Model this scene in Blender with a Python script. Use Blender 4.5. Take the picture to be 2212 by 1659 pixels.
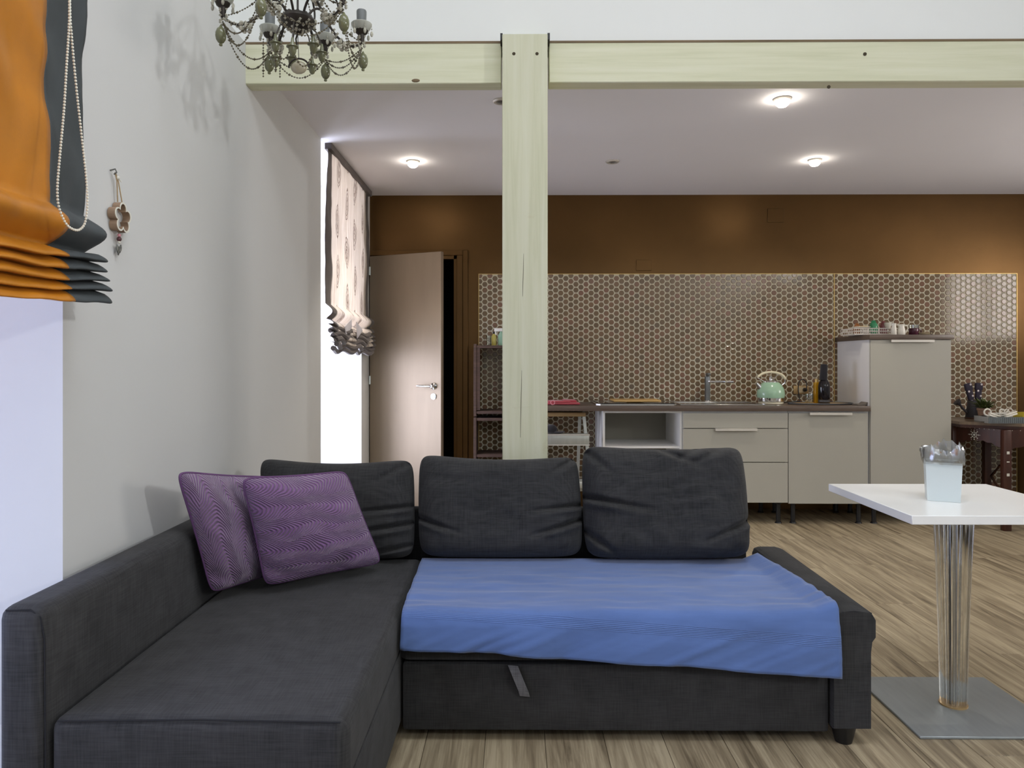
import bpy, bmesh, math, random
from mathutils import Vector, Matrix, noise
random.seed(7)
for o in list(bpy.data.objects): bpy.data.objects.remove(o)
SC = bpy.context.scene
COL = SC.collection
PI = math.pi
# ------------------------------------------------------------------ camera
F, CAM_H, YAW = 1600.0, 1.22, 0.010
PX0, PY0 = 1110 - F*math.tan(YAW), 785.0
cd = bpy.data.cameras.new('camera'); cam = bpy.data.objects.new('camera', cd); COL.objects.link(cam)
cd.sensor_width = 36; cd.sensor_fit = 'HORIZONTAL'; cd.lens = F/2212*36
cd.shift_x = (1106-PX0)/2212; cd.shift_y = -(829.5-PY0)/2212
cd.clip_start = .05
cam.location = (0, 0, CAM_H); cam.rotation_euler = (PI/2, 0, YAW)
SC.camera = cam
# ------------------------------------------------------------------ world, lights, exposure
w = bpy.data.worlds.new('world'); SC.world = w; w.use_nodes = True
w.node_tree.nodes['Background'].inputs[0].default_value = (.75, .82, 1, 1)
w.node_tree.nodes['Background'].inputs[1].default_value = .6
SC.view_settings.view_transform = 'Standard'; SC.view_settings.look = 'None'
SC.view_settings.gamma = 1; SC.view_settings.use_curve_mapping = False
SC.view_settings.exposure = 0.06
SC.cycles.use_denoising = True
SC.cycles.max_bounces = 10; SC.cycles.diffuse_bounces = 6; SC.cycles.transparent_max_bounces = 12
SC.cycles.sample_clamp_indirect = 6
def area(name, loc, rot, sx, sy, power, col):
    l = bpy.data.lights.new(name, 'AREA'); l.shape = 'RECTANGLE'; l.size = sx; l.size_y = sy
    l.energy = power; l.color = col
    o = bpy.data.objects.new(name, l); COL.objects.link(o); o.location = loc; o.rotation_euler = rot
    return o
# daylight entering through the windows (each just outside its panes)
area('daylight_window_one', (-1.70, .84, 1.45), (0, -PI/2, 0), 2.3, 2.2, 51, (.60, .66, .97))
area('daylight_window_two', (-1.70, 5.25, 1.45), (0, -PI/2, 0), 2.3, 1.2, 88, (.83, .85, 1))
area('added_front_light', (1.0, -2.75, 3.75), (PI/2-.25, 0, 0), 4.2, 1.1, 30, (.96, .98, 1))  # added light at an invented high window, brightens the parapet
area('added_roof_light', (.55, 1.0, 4.55), (0, 0, 0), 2.6, 1.4, 82, (.97, .985, 1))  # added light at an invented roof window, top light on sofa and parapet
area('daylight_window_four', (5.30, -1.70, 3.17), (0, PI/2, 0), .40, .36, 205, (1, .99, .96))
area('daylight_window_five', (5.28, 4.15, 1.90), (0, PI/2, 0), .9, 1.5, 62, (1, .90, .80))
SPOT_POWER = 34

# ------------------------------------------------------------------ pixel -> room helpers (measuring only)
def ray(px, py):
    a, b = (px-PX0)/F, (PY0-py)/F
    c, s = math.cos(YAW), math.sin(YAW)
    return Vector((c*a - s, s*a + c, b))
def onY(px, py, Y): d = ray(px, py); p = d*(Y/d.y); return Vector((p.x, p.y, p.z+CAM_H))
def onZ(px, py, z): d = ray(px, py); p = d*((z-CAM_H)/d.z); return Vector((p.x, p.y, z))
def onX(px, py, X): d = ray(px, py); p = d*(X/d.x); return Vector((p.x, p.y, p.z+CAM_H))
def gx(px, Y): return onY(px, 785, Y).x
def gz(py, Y, px=1110): return onY(px, py, Y).z
# ------------------------------------------------------------------ materials
def lin(c): c /= 255; return c/12.92 if c <= .04045 else ((c+.055)/1.055)**2.4
def S(r, g, b): return (lin(r), lin(g), lin(b), 1)
class NT:
    def __init__(s, name):
        s.m = bpy.data.materials.new(name); s.m.use_nodes = True; s.t = s.m.node_tree; s.n = s.t.nodes
        s.b = s.n['Principled BSDF']; s.out = s.n['Material Output']
    def add(s, typ, **kw):
        n = s.n.new(typ)
        for k, v in kw.items():
            if k in n.inputs.keys(): n.inputs[k].default_value = v
            else: setattr(n, k, v)
        return n
    def ln(s, a, b): s.t.links.new(a, b)
    def coord(s, scale=(1, 1, 1), src='Object', rnd=False):
        tc = s.add('ShaderNodeTexCoord'); mp = s.add('ShaderNodeMapping'); mp.inputs['Scale'].default_value = scale
        s.ln(tc.outputs[src], mp.inputs['Vector'])
        if rnd:
            oi = s.add('ShaderNodeObjectInfo'); cx = s.add('ShaderNodeCombineXYZ'); mu = s.add('ShaderNodeMath', operation='MULTIPLY')
            mu.inputs[1].default_value = 97
            s.ln(oi.outputs['Random'], mu.inputs[0]); s.ln(mu.outputs[0], cx.inputs[0]); s.ln(mu.outputs[0], cx.inputs[1]); s.ln(cx.outputs[0], mp.inputs['Location'])
        return mp.outputs[0]
    def noise(s, vec, scale=5, detail=3, rough=.5, dist=0):
        n = s.add('ShaderNodeTexNoise', Scale=scale, Detail=detail, Roughness=rough, Distortion=dist); s.ln(vec, n.inputs['Vector']); return n.outputs['Fac']
    def ramp(s, fac, stops):
        r = s.add('ShaderNodeValToRGB'); e = r.color_ramp.elements
        e[0].position, e[0].color = stops[0]; e[1].position, e[1].color = stops[-1]
        for p, c in stops[1:-1]: x = e.new(p); x.color = c
        s.ln(fac, r.inputs[0]); return r.outputs[0]
    def math(s, op, a, b=None):
        m = s.add('ShaderNodeMath', operation=op)
        for i, v in enumerate((a, b)):
            if v is None: continue
            if isinstance(v, (int, float)): m.inputs[i].default_value = v
            else: s.ln(v, m.inputs[i])
        return m.outputs[0]
    def mix(s, fac, a, b):
        m = s.add('ShaderNodeMix', data_type='RGBA')
        for i, v in ((0, fac), (6, a), (7, b)):
            if isinstance(v, (int, float, tuple)): m.inputs[i].default_value = v
            else: s.ln(v, m.inputs[i])
        return m.outputs[2]
    def col(s, c):
        if isinstance(c, tuple): s.b.inputs['Base Color'].default_value = c
        else: s.ln(c, s.b.inputs['Base Color'])
    def bump(s, h, strength=.2, dist=.01):
        b = s.add('ShaderNodeBump', Strength=strength, Distance=dist); s.ln(h, b.inputs['Height']); s.ln(b.outputs[0], s.b.inputs['Normal'])
    def set(s, **kw):
        for k, v in kw.items(): s.b.inputs[k].default_value = v
        return s
def dark(c, k): return (c[0]*k, c[1]*k, c[2]*k, 1)
def mk(name, c, rough=.5, metal=0, var=.08, vs=6, bump=0, bs=60, stretch=(1, 1, 1), **kw):
    t = NT(name); v = t.coord(stretch)
    t.col(t.ramp(t.noise(v, vs, 4), [(.3, dark(c, 1-var)), (.7, dark(c, 1+var))]))
    t.set(Roughness=rough, Metallic=metal)
    if bump: t.bump(t.noise(v, bs, 3), bump, .004)
    for k, x in kw.items(): t.b.inputs[k.replace('_', ' ')].default_value = x
    return t.m
def weave(name, c, fine=260, rough=.92, contrast=.35, bump=.35, sheen=.25):
    t = NT(name)
    a = t.noise(t.coord((fine, 14, 14)), 1, 2); b = t.noise(t.coord((14, fine, 14)), 1, 2); d = t.noise(t.coord((14, 14, fine)), 1, 2)
    sm = t.math('MULTIPLY', t.math('ADD', t.math('ADD', a, b), d), 1/3)
    big = t.noise(t.coord(), 2.2, 2)
    h = t.math('ADD', t.math('MULTIPLY', sm, .8), t.math('MULTIPLY', big, .2))
    t.col(t.ramp(h, [(.38, dark(c, 1-contrast)), (.62, dark(c, 1+contrast))]))
    t.bump(sm, bump, .003); t.set(Roughness=rough); t.b.inputs['Sheen Weight'].default_value = sheen
    t.b.inputs['Specular IOR Level'].default_value = .2
    return t.m
def glass(name, tint=(1, 1, 1, 1), mixf=.22, rough=.03):
    t = NT(name); tr = t.add('ShaderNodeBsdfTransparent', Color=tint); gl = t.add('ShaderNodeBsdfGlossy', Roughness=rough)
    lw = t.add('ShaderNodeLayerWeight', Blend=.35); f = t.math('MULTIPLY', lw.outputs['Facing'], .6); f = t.math('ADD', f, mixf*.35)
    mx = t.add('ShaderNodeMixShader'); t.ln(f, mx.inputs[0]); t.ln(tr.outputs[0], mx.inputs[1]); t.ln(gl.outputs[0], mx.inputs[2])
    t.ln(mx.outputs[0], t.out.inputs[0]); return t.m
def cloth(name, c, rough=.6, trans=0.0, sheen=.2, var=.12, stretch=(3, 3, 3), fine=300):
    t = NT(name); n = t.noise(t.coord(stretch), 3, 3)
    t.col(t.ramp(n, [(.3, dark(c, 1-var)), (.7, dark(c, 1+var))])); t.set(Roughness=rough); t.b.inputs['Sheen Weight'].default_value = sheen
    t.bump(t.noise(t.coord((fine, fine, fine*.6)), 1, 2), .12, .002)
    if trans:
        tl = t.add('ShaderNodeBsdfTranslucent', Color=c); mx = t.add('ShaderNodeMixShader', Fac=trans)
        t.ln(t.b.outputs[0], mx.inputs[1]); t.ln(tl.outputs[0], mx.inputs[2]); t.ln(mx.outputs[0], t.out.inputs[0])
    return t.m
M = {}
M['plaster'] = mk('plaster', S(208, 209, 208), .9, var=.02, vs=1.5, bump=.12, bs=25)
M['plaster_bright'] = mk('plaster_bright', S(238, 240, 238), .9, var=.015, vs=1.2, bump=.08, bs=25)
M['ceiling_paint'] = mk('ceiling_paint', S(236, 235, 240), .85, var=.015, vs=1.2)
M['bronze_wall'] = mk('bronze_wall', S(100, 74, 42), .37, metal=.8, var=.10, vs=2.5, bump=.1, bs=40)
M['bronze_door'] = mk('bronze_door', S(146, 131, 113), .48, metal=.35, var=.05, vs=2, bump=.06, bs=60, stretch=(6, 6, 1))
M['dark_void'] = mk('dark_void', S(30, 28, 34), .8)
def cream_wood(name, stretch, q=1.0):
    t = NT(name); n = t.noise(t.coord(stretch), 1, 4, .55, .3); f = t.noise(t.coord((3, 3, 3)), 2, 4, .7)
    base = t.ramp(n, [(.3, dark(S(210, 211, 180), q)), (.5, dark(S(220, 220, 192), q)), (.72, dark(S(226, 226, 202), q))])
    wear = t.ramp(f, [(.66, (0, 0, 0, 1)), (.80, (1, 1, 1, 1))])
    t.col(t.mix(t.math('MULTIPLY', wear, .35), base, S(170, 150, 100)))
    t.bump(n, .25, .004); t.set(Roughness=.6); return t.m
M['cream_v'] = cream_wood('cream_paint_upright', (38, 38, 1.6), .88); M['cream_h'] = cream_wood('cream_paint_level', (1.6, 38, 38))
M['knot_gap_shade'] = mk('knot_gap_shade_brown', S(118, 100, 74), .7, var=.2, vs=4, stretch=(1, 10, 10))  # brown of the knot, also painted as the shadow gap over the beam
M['crack'] = mk('crack_dark', S(70, 62, 45), .9)
def tile_mat():
    t = NT('brown_tile'); oi = t.add('ShaderNodeObjectInfo'); g = t.add('ShaderNodeNewGeometry')
    r = t.math('FRACT', t.math('ADD', oi.outputs['Random'], g.outputs['Random Per Island']))
    t.col(t.ramp(r, [(0, S(108, 89, 65)), (.4, S(118, 97, 70)), (.75, S(124, 98, 72)), (.92, S(130, 95, 76)), (1, S(108, 94, 74))]))
    t.set(Roughness=.11); t.b.inputs['Specular IOR Level'].default_value = .6
    t.bump(t.noise(t.coord((1, 1, 1)), 60, 2), .02, .001); return t.m
M['tile'] = tile_mat()
M['grout'] = mk('grout', S(210, 205, 184), .75, var=.05, vs=30)
M['gold'] = mk('gold_trim', S(206, 178, 116), .4, metal=.6, var=.05)
def plank_mat():
    t = NT('grey_oak'); v = t.coord((26, 1.6, 1), rnd=True); a = t.noise(v, 1, 5, .62, .9); fine = t.noise(t.coord((170, 5, 1), rnd=True), 1, 3)
    oi = t.add('ShaderNodeObjectInfo'); tone = t.math('MULTIPLY', oi.outputs['Random'], .09)
    h = t.math('ADD', t.math('ADD', t.math('MULTIPLY', a, .72), t.math('MULTIPLY', fine, .22)), tone)
    t.col(t.ramp(h, [(.34, S(94, 82, 64)), (.48, S(142, 128, 104)), (.62, S(174, 160, 133)), (.80, S(192, 179, 154))]))
    t.bump(h, .15, .003); t.set(Roughness=.46); return t.m
M['plank'] = plank_mat()
M['subfloor'] = mk('subfloor', S(90, 78, 62), .8)
M['sofa'] = weave('charcoal_weave', S(53, 53, 54), sheen=.06)
M['sofa_seam'] = mk('dark_seam', S(24, 24, 28), .9)
M['black_plastic'] = mk('black_plastic', S(20, 20, 22), .4)
M['strap'] = weave('grey_webbing', S(100, 100, 104), 400)
def quilt(name, c, across):
    t = NT(name); uv = t.coord((1, 1, 1), 'UV'); sx = t.add('ShaderNodeSeparateXYZ'); t.ln(uv, sx.inputs[0])
    a_, b_ = (sx.outputs[0], sx.outputs[1]) if across else (sx.outputs[1], sx.outputs[0])
    ph = t.math('MULTIPLY', t.math('ADD', b_, t.math('MULTIPLY', t.noise(uv, 2.5, 1), .25)), 5.2)
    tri = t.math('ABSOLUTE', t.math('SUBTRACT', t.math('FRACT', ph), .5))
    fl = t.math('MULTIPLY', t.math('POWER', t.math('MULTIPLY', tri, 2), 1.5), .15)
    w_ = t.math('SINE', t.math('MULTIPLY', t.math('ADD', t.math('ADD', a_, fl), t.math('MULTIPLY', t.noise(uv, 9, 2), .03)), 185))
    st = t.math('POWER', t.math('ADD', t.math('MULTIPLY', w_, .5), .5), .5)
    t.col(t.mix(st, dark(c, .70), dark(c, 1.06))); t.bump(st, .8, .007); t.set(Roughness=.8); t.b.inputs['Sheen Weight'].default_value = .4
    return t.m
M['purple'] = quilt('purple_quilt', S(122, 90, 132), False); M['purple_b'] = quilt('purple_quilt_turned', S(118, 82, 130), True); M['purple_pipe'] = mk('purple_piping', S(98, 66, 108), .8)
def blanket_mat():
    t = NT('blue_cotton'); uv = t.coord((1, 1, 1), 'UV'); sx = t.add('ShaderNodeSeparateXYZ'); t.ln(uv, sx.inputs[0]); v = sx.outputs[1]
    band = t.math('MULTIPLY', t.math('GREATER_THAN', v, .095), t.math('LESS_THAN', v, .128))
    rib = t.math('MULTIPLY', band, t.math('SINE', t.math('MULTIPLY', v, 1250)))
    n = t.noise(t.coord((2, 14, 6)), 1, 4, .6); big = t.noise(t.coord((3, 3, 3)), 1.4, 3)
    c = S(84, 112, 170)
    base = t.ramp(t.math('ADD', t.math('MULTIPLY', n, .5), t.math('MULTIPLY', big, .5)), [(.3, dark(c, .80)), (.7, dark(c, 1.10))])
    t.col(t.mix(t.math('MULTIPLY', t.math('MAXIMUM', rib, 0), .18), base, dark(c, 1.5)))
    h = t.math('ADD', t.math('MULTIPLY', rib, .2), t.math('MULTIPLY', n, .9)); t.bump(h, .5, .008)
    t.set(Roughness=.85); t.b.inputs['Sheen Weight'].default_value = .3; return t.m
M['blanket'] = blanket_mat()
M['cabinet'] = mk('cabinet_front', S(172, 170, 160), .45, var=.01)
M['cabinet_white'] = mk('cabinet_carcass', S(226, 226, 226), .5, var=.01)
M['alu'] = mk('aluminium', S(214, 210, 202), .4, metal=.4, var=.04)
M['steel'] = mk('steel', S(196, 194, 190), .22, metal=.95, var=.04, stretch=(1, 12, 12))
M['chrome'] = mk('chrome', S(225, 225, 225), .08, metal=1, var=.01)
M['worktop'] = mk('worktop_brown', S(92, 78, 68), .38, var=.18, vs=3, stretch=(2, 24, 24))
M['black_glass'] = mk('black_glass', S(28, 26, 24), .05, var=.01)
M['inner_panel'] = mk('inner_panel', S(140, 136, 124), .6, var=.02); M['tap_metal'] = mk('tap_metal', S(112, 114, 114), .3, metal=.6)
M['white_plastic'] = mk('white_plastic', S(210, 220, 221), .35, var=.01)
M['table_white'] = mk('table_white', S(246, 247, 246), .25, var=.01)
M['base_metal'] = mk('grey_metal_plate', S(150, 156, 158), .42, metal=.5, var=.05, stretch=(8, 1, 1))
def acrylic():
    t = NT('clear_acrylic'); t.col((.93, .95, .95, 1)); t.set(Roughness=.10, IOR=1.36); t.b.inputs['Transmission Weight'].default_value = 1.0
    t.bump(t.noise(t.coord(), 3, 2), .01, .001); return t.m
M['acrylic'] = acrylic()
M['film'] = glass('plastic_film', (.86, .88, .90, 1), 1.0, .18)
M['pane'] = glass('window_pane', (.97, .98, 1, 1), .08)
M['clear_glass'] = glass('clear_glass', (.90, .92, .90, 1), .5)
M['crystal'] = mk('crystal_bead', S(186, 184, 168), .12, var=.25, vs=90, Alpha=.8)
M['egg_glass'] = mk('olive_glass', S(108, 110, 82), .15, var=.08, vs=20)
M['pale_pendant'] = mk('pale_pendant_glass', S(168, 162, 138), .2, var=.1, vs=40)
M['candle_grey'] = mk('grey_candle_sleeve', S(104, 108, 108), .5)
M['cup_glass'] = mk('frosted_cup_glass', S(190, 192, 182), .3, var=.08, vs=30, Alpha=.75)
M['bronze'] = mk('dark_bronze', S(56, 51, 46), .45, metal=.5, var=.25, vs=30)
M['bead'] = mk('smoky_bead', S(98, 92, 74), .2, var=.3, vs=60)
M['orange'] = cloth('amber_satin', S(192, 122, 24), .36, .10, .03, .10); M['grey_cloth'] = cloth('slate_cloth', S(62, 68, 71), .7, .04, .03)
M['pearl'] = mk('pearl_white', S(228, 226, 214), .3, var=.02)
def damask():
    t = NT('damask_voile'); tc = t.coord((1, 1, 1)); sx = t.add('ShaderNodeSeparateXYZ'); t.ln(tc, sx.inputs[0])
    yy = t.math('MULTIPLY', sx.outputs[1], 1/.27); zz = t.math('MULTIPLY', sx.outputs[2], 1/.34)
    row = t.math('FLOOR', yy); zz2 = t.math('ADD', zz, t.math('MULTIPLY', t.math('MODULO', row, 2), .5))
    fu = t.math('SUBTRACT', t.math('FRACT', yy), .5); fv = t.math('SUBTRACT', t.math('FRACT', zz2), .5)
    e = t.math('ADD', t.math('POWER', t.math('DIVIDE', t.math('ABSOLUTE', fu), .20), 1.4), t.math('POWER', t.math('DIVIDE', t.math('ABSOLUTE', fv), .36), 1.7))
    inside = t.math('LESS_THAN', e, 1)
    rings = t.math('GREATER_THAN', t.math('SINE', t.math('ADD', t.math('MULTIPLY', e, 19), t.math('MULTIPLY', t.noise(tc, 34, 2), 9))), .05)
    msk = t.math('MULTIPLY', t.math('MULTIPLY', inside, rings), .62)
    slub = t.ramp(t.noise(t.coord((1, 60, 2)), 1, 3), [(.3, S(216, 206, 194)), (.7, S(240, 233, 224))])
    c = t.mix(msk, slub, S(112, 84, 70)); t.col(c); t.set(Roughness=.8)
    tl = t.add('ShaderNodeBsdfTranslucent'); t.ln(c, tl.inputs[0]); mx = t.add('ShaderNodeMixShader', Fac=.42)
    t.ln(t.b.outputs[0], mx.inputs[1]); t.ln(tl.outputs[0], mx.inputs[2]); t.ln(mx.outputs[0], t.out.inputs[0]); return t.m
M['damask'] = damask(); M['taupe'] = cloth('taupe_border', S(96, 88, 86), .75, .12)
M['white_lining'] = cloth('white_lining', S(232, 230, 236), .8, .3)
M['driftwood'] = mk('driftwood', S(146, 122, 100), .75, var=.2, vs=12, stretch=(1, 1, 5)); M['white_edge'] = mk('white_painted_edge', S(222, 220, 208), .6)
M['twine'] = mk('jute_twine', S(168, 146, 112), .9, var=.2, vs=80); M['maroon_bead'] = mk('maroon_bead', S(84, 48, 52), .4); M['pewter'] = mk('pewter', S(120, 122, 118), .35, metal=.7)
M['crate_wood'] = mk('reddish_crate_wood', S(72, 53, 46), .65, var=.3, vs=3, stretch=(3, 3, 22))
M['mint'] = mk('mint_enamel', S(160, 196, 168), .18, var=.02); M['ivory'] = mk('ivory_plastic', S(226, 218, 190), .35)
M['gold_plate'] = mk('brass_plate', S(190, 160, 112), .35, metal=.5); M['dark_bottle'] = mk('dark_bottle_glass', S(22, 18, 22), .08); M['oil'] = mk('yellow_oil', S(178, 134, 22), .1, Alpha=.92)
M['board_wood'] = mk('pale_board_wood', S(206, 168, 104), .5, var=.15, vs=4, stretch=(2, 20, 4)); M['slate'] = mk('slate_grey', S(74, 76, 80), .5); M['grey_mat'] = mk('grey_felt', S(112, 104, 96), .85)
M['red_cloth'] = cloth('pinkish_red_cloth', S(176, 66, 78), .8); M['pink'] = mk('pink_cord', S(216, 150, 160), .6)
M['green_glass'] = mk('green_glass', S(58, 140, 96), .1); M['rose_glass'] = mk('rose_glass', S(130, 74, 74), .2); M['ceramic'] = mk('white_ceramic', S(226, 222, 210), .25, var=.02)
M['maroon'] = mk('maroon_glaze', S(74, 28, 46), .2); M['beige'] = mk('beige_ceramic', S(200, 184, 150), .4); M['amber'] = mk('amber_brown', S(150, 98, 54), .4, var=.25, vs=30); M['yellow_spot'] = mk('mustard_paste', S(204, 170, 92), .6)
M['white_wire'] = mk('white_wire', S(220, 214, 206), .4)
M['mahogany'] = mk('mahogany', S(66, 34, 22), .32, var=.3, vs=4, stretch=(6, 6, 1)); M['table_top_wood'] = mk('table_top_wood', S(120, 102, 82), .28, var=.15, vs=4, stretch=(2, 14, 2)); M['pearl_inlay'] = mk('pearl_inlay', S(214, 212, 200), .2, var=.1, vs=60)
M['can_metal'] = mk('dark_zinc', S(66, 64, 68), .4, metal=.4, var=.25, vs=14); M['clay'] = mk('weathered_clay', S(150, 122, 104), .8, var=.15, vs=10); M['leaf'] = mk('dark_leaf', S(72, 84, 38), .5, var=.35, vs=20); M['spot_cloth'] = mk('dark_violet_cloth', S(48, 42, 58), .8); M['white_dot'] = mk('white_dot', S(214, 206, 206), .7)
M['yellow'] = cloth('yellow_cloth', S(208, 184, 40), .8); M['grey_glass'] = glass('smoky_dish_glass', (.55, .62, .62, 1), .8, .06)
M['yellow_liquid'] = mk('yellow_green_liquid', S(186, 176, 96), .1, Alpha=.9); M['pale_green'] = mk('pale_green_plastic', S(150, 190, 168), .3); M['card'] = mk('white_card', S(232, 230, 226), .7)
M['ladder'] = mk('ladder_aluminium', S(176, 178, 172), .42, metal=.5, var=.08, vs=8, stretch=(8, 1, 1)); M['ladder_wood'] = mk('ladder_wood', S(150, 122, 82), .6, var=.15); M['black_cloth'] = cloth('black_cloth', S(24, 22, 30), .9)
def lamp_mat():
    t = NT('lamp_glow'); e = t.add('ShaderNodeEmission', Color=(1, .90, .76, 1), Strength=55); t.ln(e.outputs[0], t.out.inputs[0]); return t.m
M['lamp'] = lamp_mat(); M['lamp_off'] = mk('lamp_off', S(90, 86, 84), .3)

# ------------------------------------------------------------------ mesh helpers
class MB:
    def __init__(s): s.v = []; s.f = []; s.uv = None
    def add(s, vs, fs): k = len(s.v); s.v += [Vector(p) for p in vs]; s.f += [tuple(i+k for i in f) for f in fs]; return s
    def box(s, x0, x1, y0, y1, z0, z1, r=0, seg=2, mat=None):
        bm = bmesh.new(); bmesh.ops.create_cube(bm, size=1)
        for v in bm.verts: v.co = Vector((x0+(v.co.x+.5)*(x1-x0), y0+(v.co.y+.5)*(y1-y0), z0+(v.co.z+.5)*(z1-z0)))
        if r: bmesh.ops.bevel(bm, geom=bm.edges[:], offset=r, segments=seg, profile=.5, affect='EDGES')
        bm.verts.ensure_lookup_table()
        s.add([(mat @ v.co) if mat else v.co for v in bm.verts], [[v.index for v in f.verts] for f in bm.faces]); bm.free(); return s
    def lathe(s, prof, c=(0, 0, 0), n=24, mat=None, cap=True):
        vs, fs = [], []
        for r, z in prof:
            for k in range(n): a = 2*PI*k/n; vs.append(Vector((r*math.cos(a), r*math.sin(a), z)))
        for i in range(len(prof)-1):
            for k in range(n): k2 = (k+1) % n; fs.append((i*n+k, i*n+k2, (i+1)*n+k2, (i+1)*n+k))
        if cap:
            if prof[0][0] > 1e-5: fs.append(tuple(range(n))[::-1])
            if prof[-1][0] > 1e-5: fs.append(tuple((len(prof)-1)*n+k for k in range(n)))
        vs = [((mat @ p) if mat else p)+Vector(c) for p in vs]; return s.add(vs, fs)
    def tube(s, pts, r, n=8, closed=False):
        pts = [Vector(p) for p in pts]; m = len(pts); vs, fs = [], []; up = None
        for i, p in enumerate(pts):
            if closed: t = pts[(i+1) % m]-pts[i-1]
            else: t = pts[min(i+1, m-1)]-pts[max(i-1, 0)]
            t = t.normalized() if t.length > 1e-9 else Vector((0, 0, 1))
            if up is None: up = t.orthogonal().normalized()
            up = up-t*up.dot(t); up = up.normalized() if up.length > 1e-6 else t.orthogonal().normalized()
            b = t.cross(up); rr = r[i] if isinstance(r, (list, tuple)) else r
            for k in range(n): a = 2*PI*k/n; vs.append(p+up*(rr*math.cos(a))+b*(rr*math.sin(a)))
        for i in range(m if closed else m-1):
            for k in range(n): k2 = (k+1) % n; j = (i+1) % m; fs.append((i*n+k, i*n+k2, j*n+k2, j*n+k))
        if not closed: fs += [tuple(range(n))[::-1], tuple((m-1)*n+k for k in range(n))]
        return s.add(vs, fs)
    def prism(s, poly, ax, a0, a1):
        n = len(poly); vs = []
        for a in (a0, a1):
            for p, q in poly: vs.append({'x': (a, p, q), 'y': (p, a, q), 'z': (p, q, a)}[ax])
        return s.add(vs, [tuple(range(n))[::-1], tuple(range(n, 2*n))]+[(i, (i+1) % n, n+(i+1) % n, n+i) for i in range(n)])
    def ball(s, c, r, n=8, sc=(1, 1, 1)):
        c = Vector(c); m = max(4, n//2)
        return s.lathe([(max(1e-6, r*math.sin(PI*i/m))*1, -r*math.cos(PI*i/m)*sc[2]) for i in range(m+1)], c, n, Matrix.Diagonal((sc[0], sc[1], 1)), False)
    def octa(s, c, r):
        x, y, z = c; return s.add([(x+r, y, z), (x-r, y, z), (x, y+r, z), (x, y-r, z), (x, y, z+r), (x, y, z-r)], [(0, 2, 4), (2, 1, 4), (1, 3, 4), (3, 0, 4), (2, 0, 5), (1, 2, 5), (3, 1, 5), (0, 3, 5)])
    def xf(s, mat): s.v = [mat @ p for p in s.v]; return s
def islands(mb):
    par = list(range(len(mb.v)))
    def fd(a):
        while par[a] != a: par[a] = par[par[a]]; a = par[a]
        return a
    for f in mb.f:
        for x in f[1:]: par[fd(x)] = fd(f[0])
    out = {}
    for f in mb.f: out.setdefault(fd(f[0]), []).append(f)
    res = []
    for fs in out.values():
        m_ = {}; n_ = MB()
        for f in fs:
            for x in f:
                if x not in m_: m_[x] = len(n_.v); n_.v.append(mb.v[x])
            n_.f.append(tuple(m_[x] for x in f))
        res.append(n_)
    return res
def link(name, mb, mat, off, smooth):
    me = bpy.data.meshes.new(name); me.from_pydata([tuple(p-off) for p in mb.v], [], mb.f)
    bm = bmesh.new(); bm.from_mesh(me); bmesh.ops.recalc_face_normals(bm, faces=bm.faces)
    bm.to_mesh(me); bm.free()
    if mb.uv:
        ul = me.uv_layers.new(name='uv')
        for l in me.loops: ul.data[l.index].uv = mb.uv[l.vertex_index]
    me.materials.append(mat)
    if smooth:
        for p in me.polygons: p.use_smooth = True
        if smooth != 'all':
            try: me.set_sharp_from_angle(angle=math.radians(40))
            except Exception: pass
    o = bpy.data.objects.new(name, me); COL.objects.link(o); return o
def wloc(o): return o.location + (wloc(o.parent) if o.parent else Vector((0, 0, 0)))
def part(name, mb, mat, parent, label=None, smooth=True, kind=None):
    o = link(name, mb, mat, wloc(parent), smooth); o.parent = parent
    if label: o['label'] = label
    if kind: o['kind'] = kind
    return o
def parts(name, mb, mat, parent, label=None, smooth=True): return [part(name, m_, mat, parent, label, smooth) for m_ in islands(mb)]
def root(name, label, cat, loc, group=None):
    o = bpy.data.objects.new(name, None); COL.objects.link(o); o.location = loc; o.empty_display_size = .05
    o['label'] = label; o['category'] = cat
    if group: o['group'] = group
    return o
def solo(name, mb, mat, label, cat, group=None, smooth=True):
    xs, ys, zs = zip(*[tuple(p) for p in mb.v]); loc = Vector(((min(xs)+max(xs))/2, (min(ys)+max(ys))/2, min(zs)))
    o = link(name, mb, mat, loc, smooth); o.location = loc; o['label'] = label; o['category'] = cat
    if group: o['group'] = group
    return o
def struct(name, mb, mat, parent=None, smooth=True, label=None):
    o = link(name, mb, mat, wloc(parent) if parent else Vector((0, 0, 0)), smooth); o['kind'] = 'structure'
    if parent: o.parent = parent
    if label: o['label'] = label
    return o
def dup(r, loc, label=None):
    c = r.copy(); COL.objects.link(c); c.location = loc
    if label: c['label'] = label
    for ch in r.children:
        d = ch.copy(); COL.objects.link(d); d.parent = c
        for g in ch.children: e = g.copy(); COL.objects.link(e); e.parent = d
    return c
def lerp(a, b, t): return a+(b-a)*t
def bez(p0, p1, p2, p3, n=14):
    p0, p1, p2, p3 = map(Vector, (p0, p1, p2, p3)); out = []
    for i in range(n+1):
        t = i/n; u = 1-t; out.append(p0*u**3+p1*3*u*u*t+p2*3*u*t*t+p3*t**3)
    return out
def nz(x, y, z=0): return noise.noise(Vector((x, y, z)))

# ================================================================== STRUCTURE
XL, YB, XR, YF = -1.21, 6.21, 5.20, -2.40      # left wall face, back wall face, right wall, wall behind the camera
ZC, ZT, ZU = 2.63, 2.665, 4.30                  # rear ceiling, top of beam, high ceiling
BEAM_Y = 3.33
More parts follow.
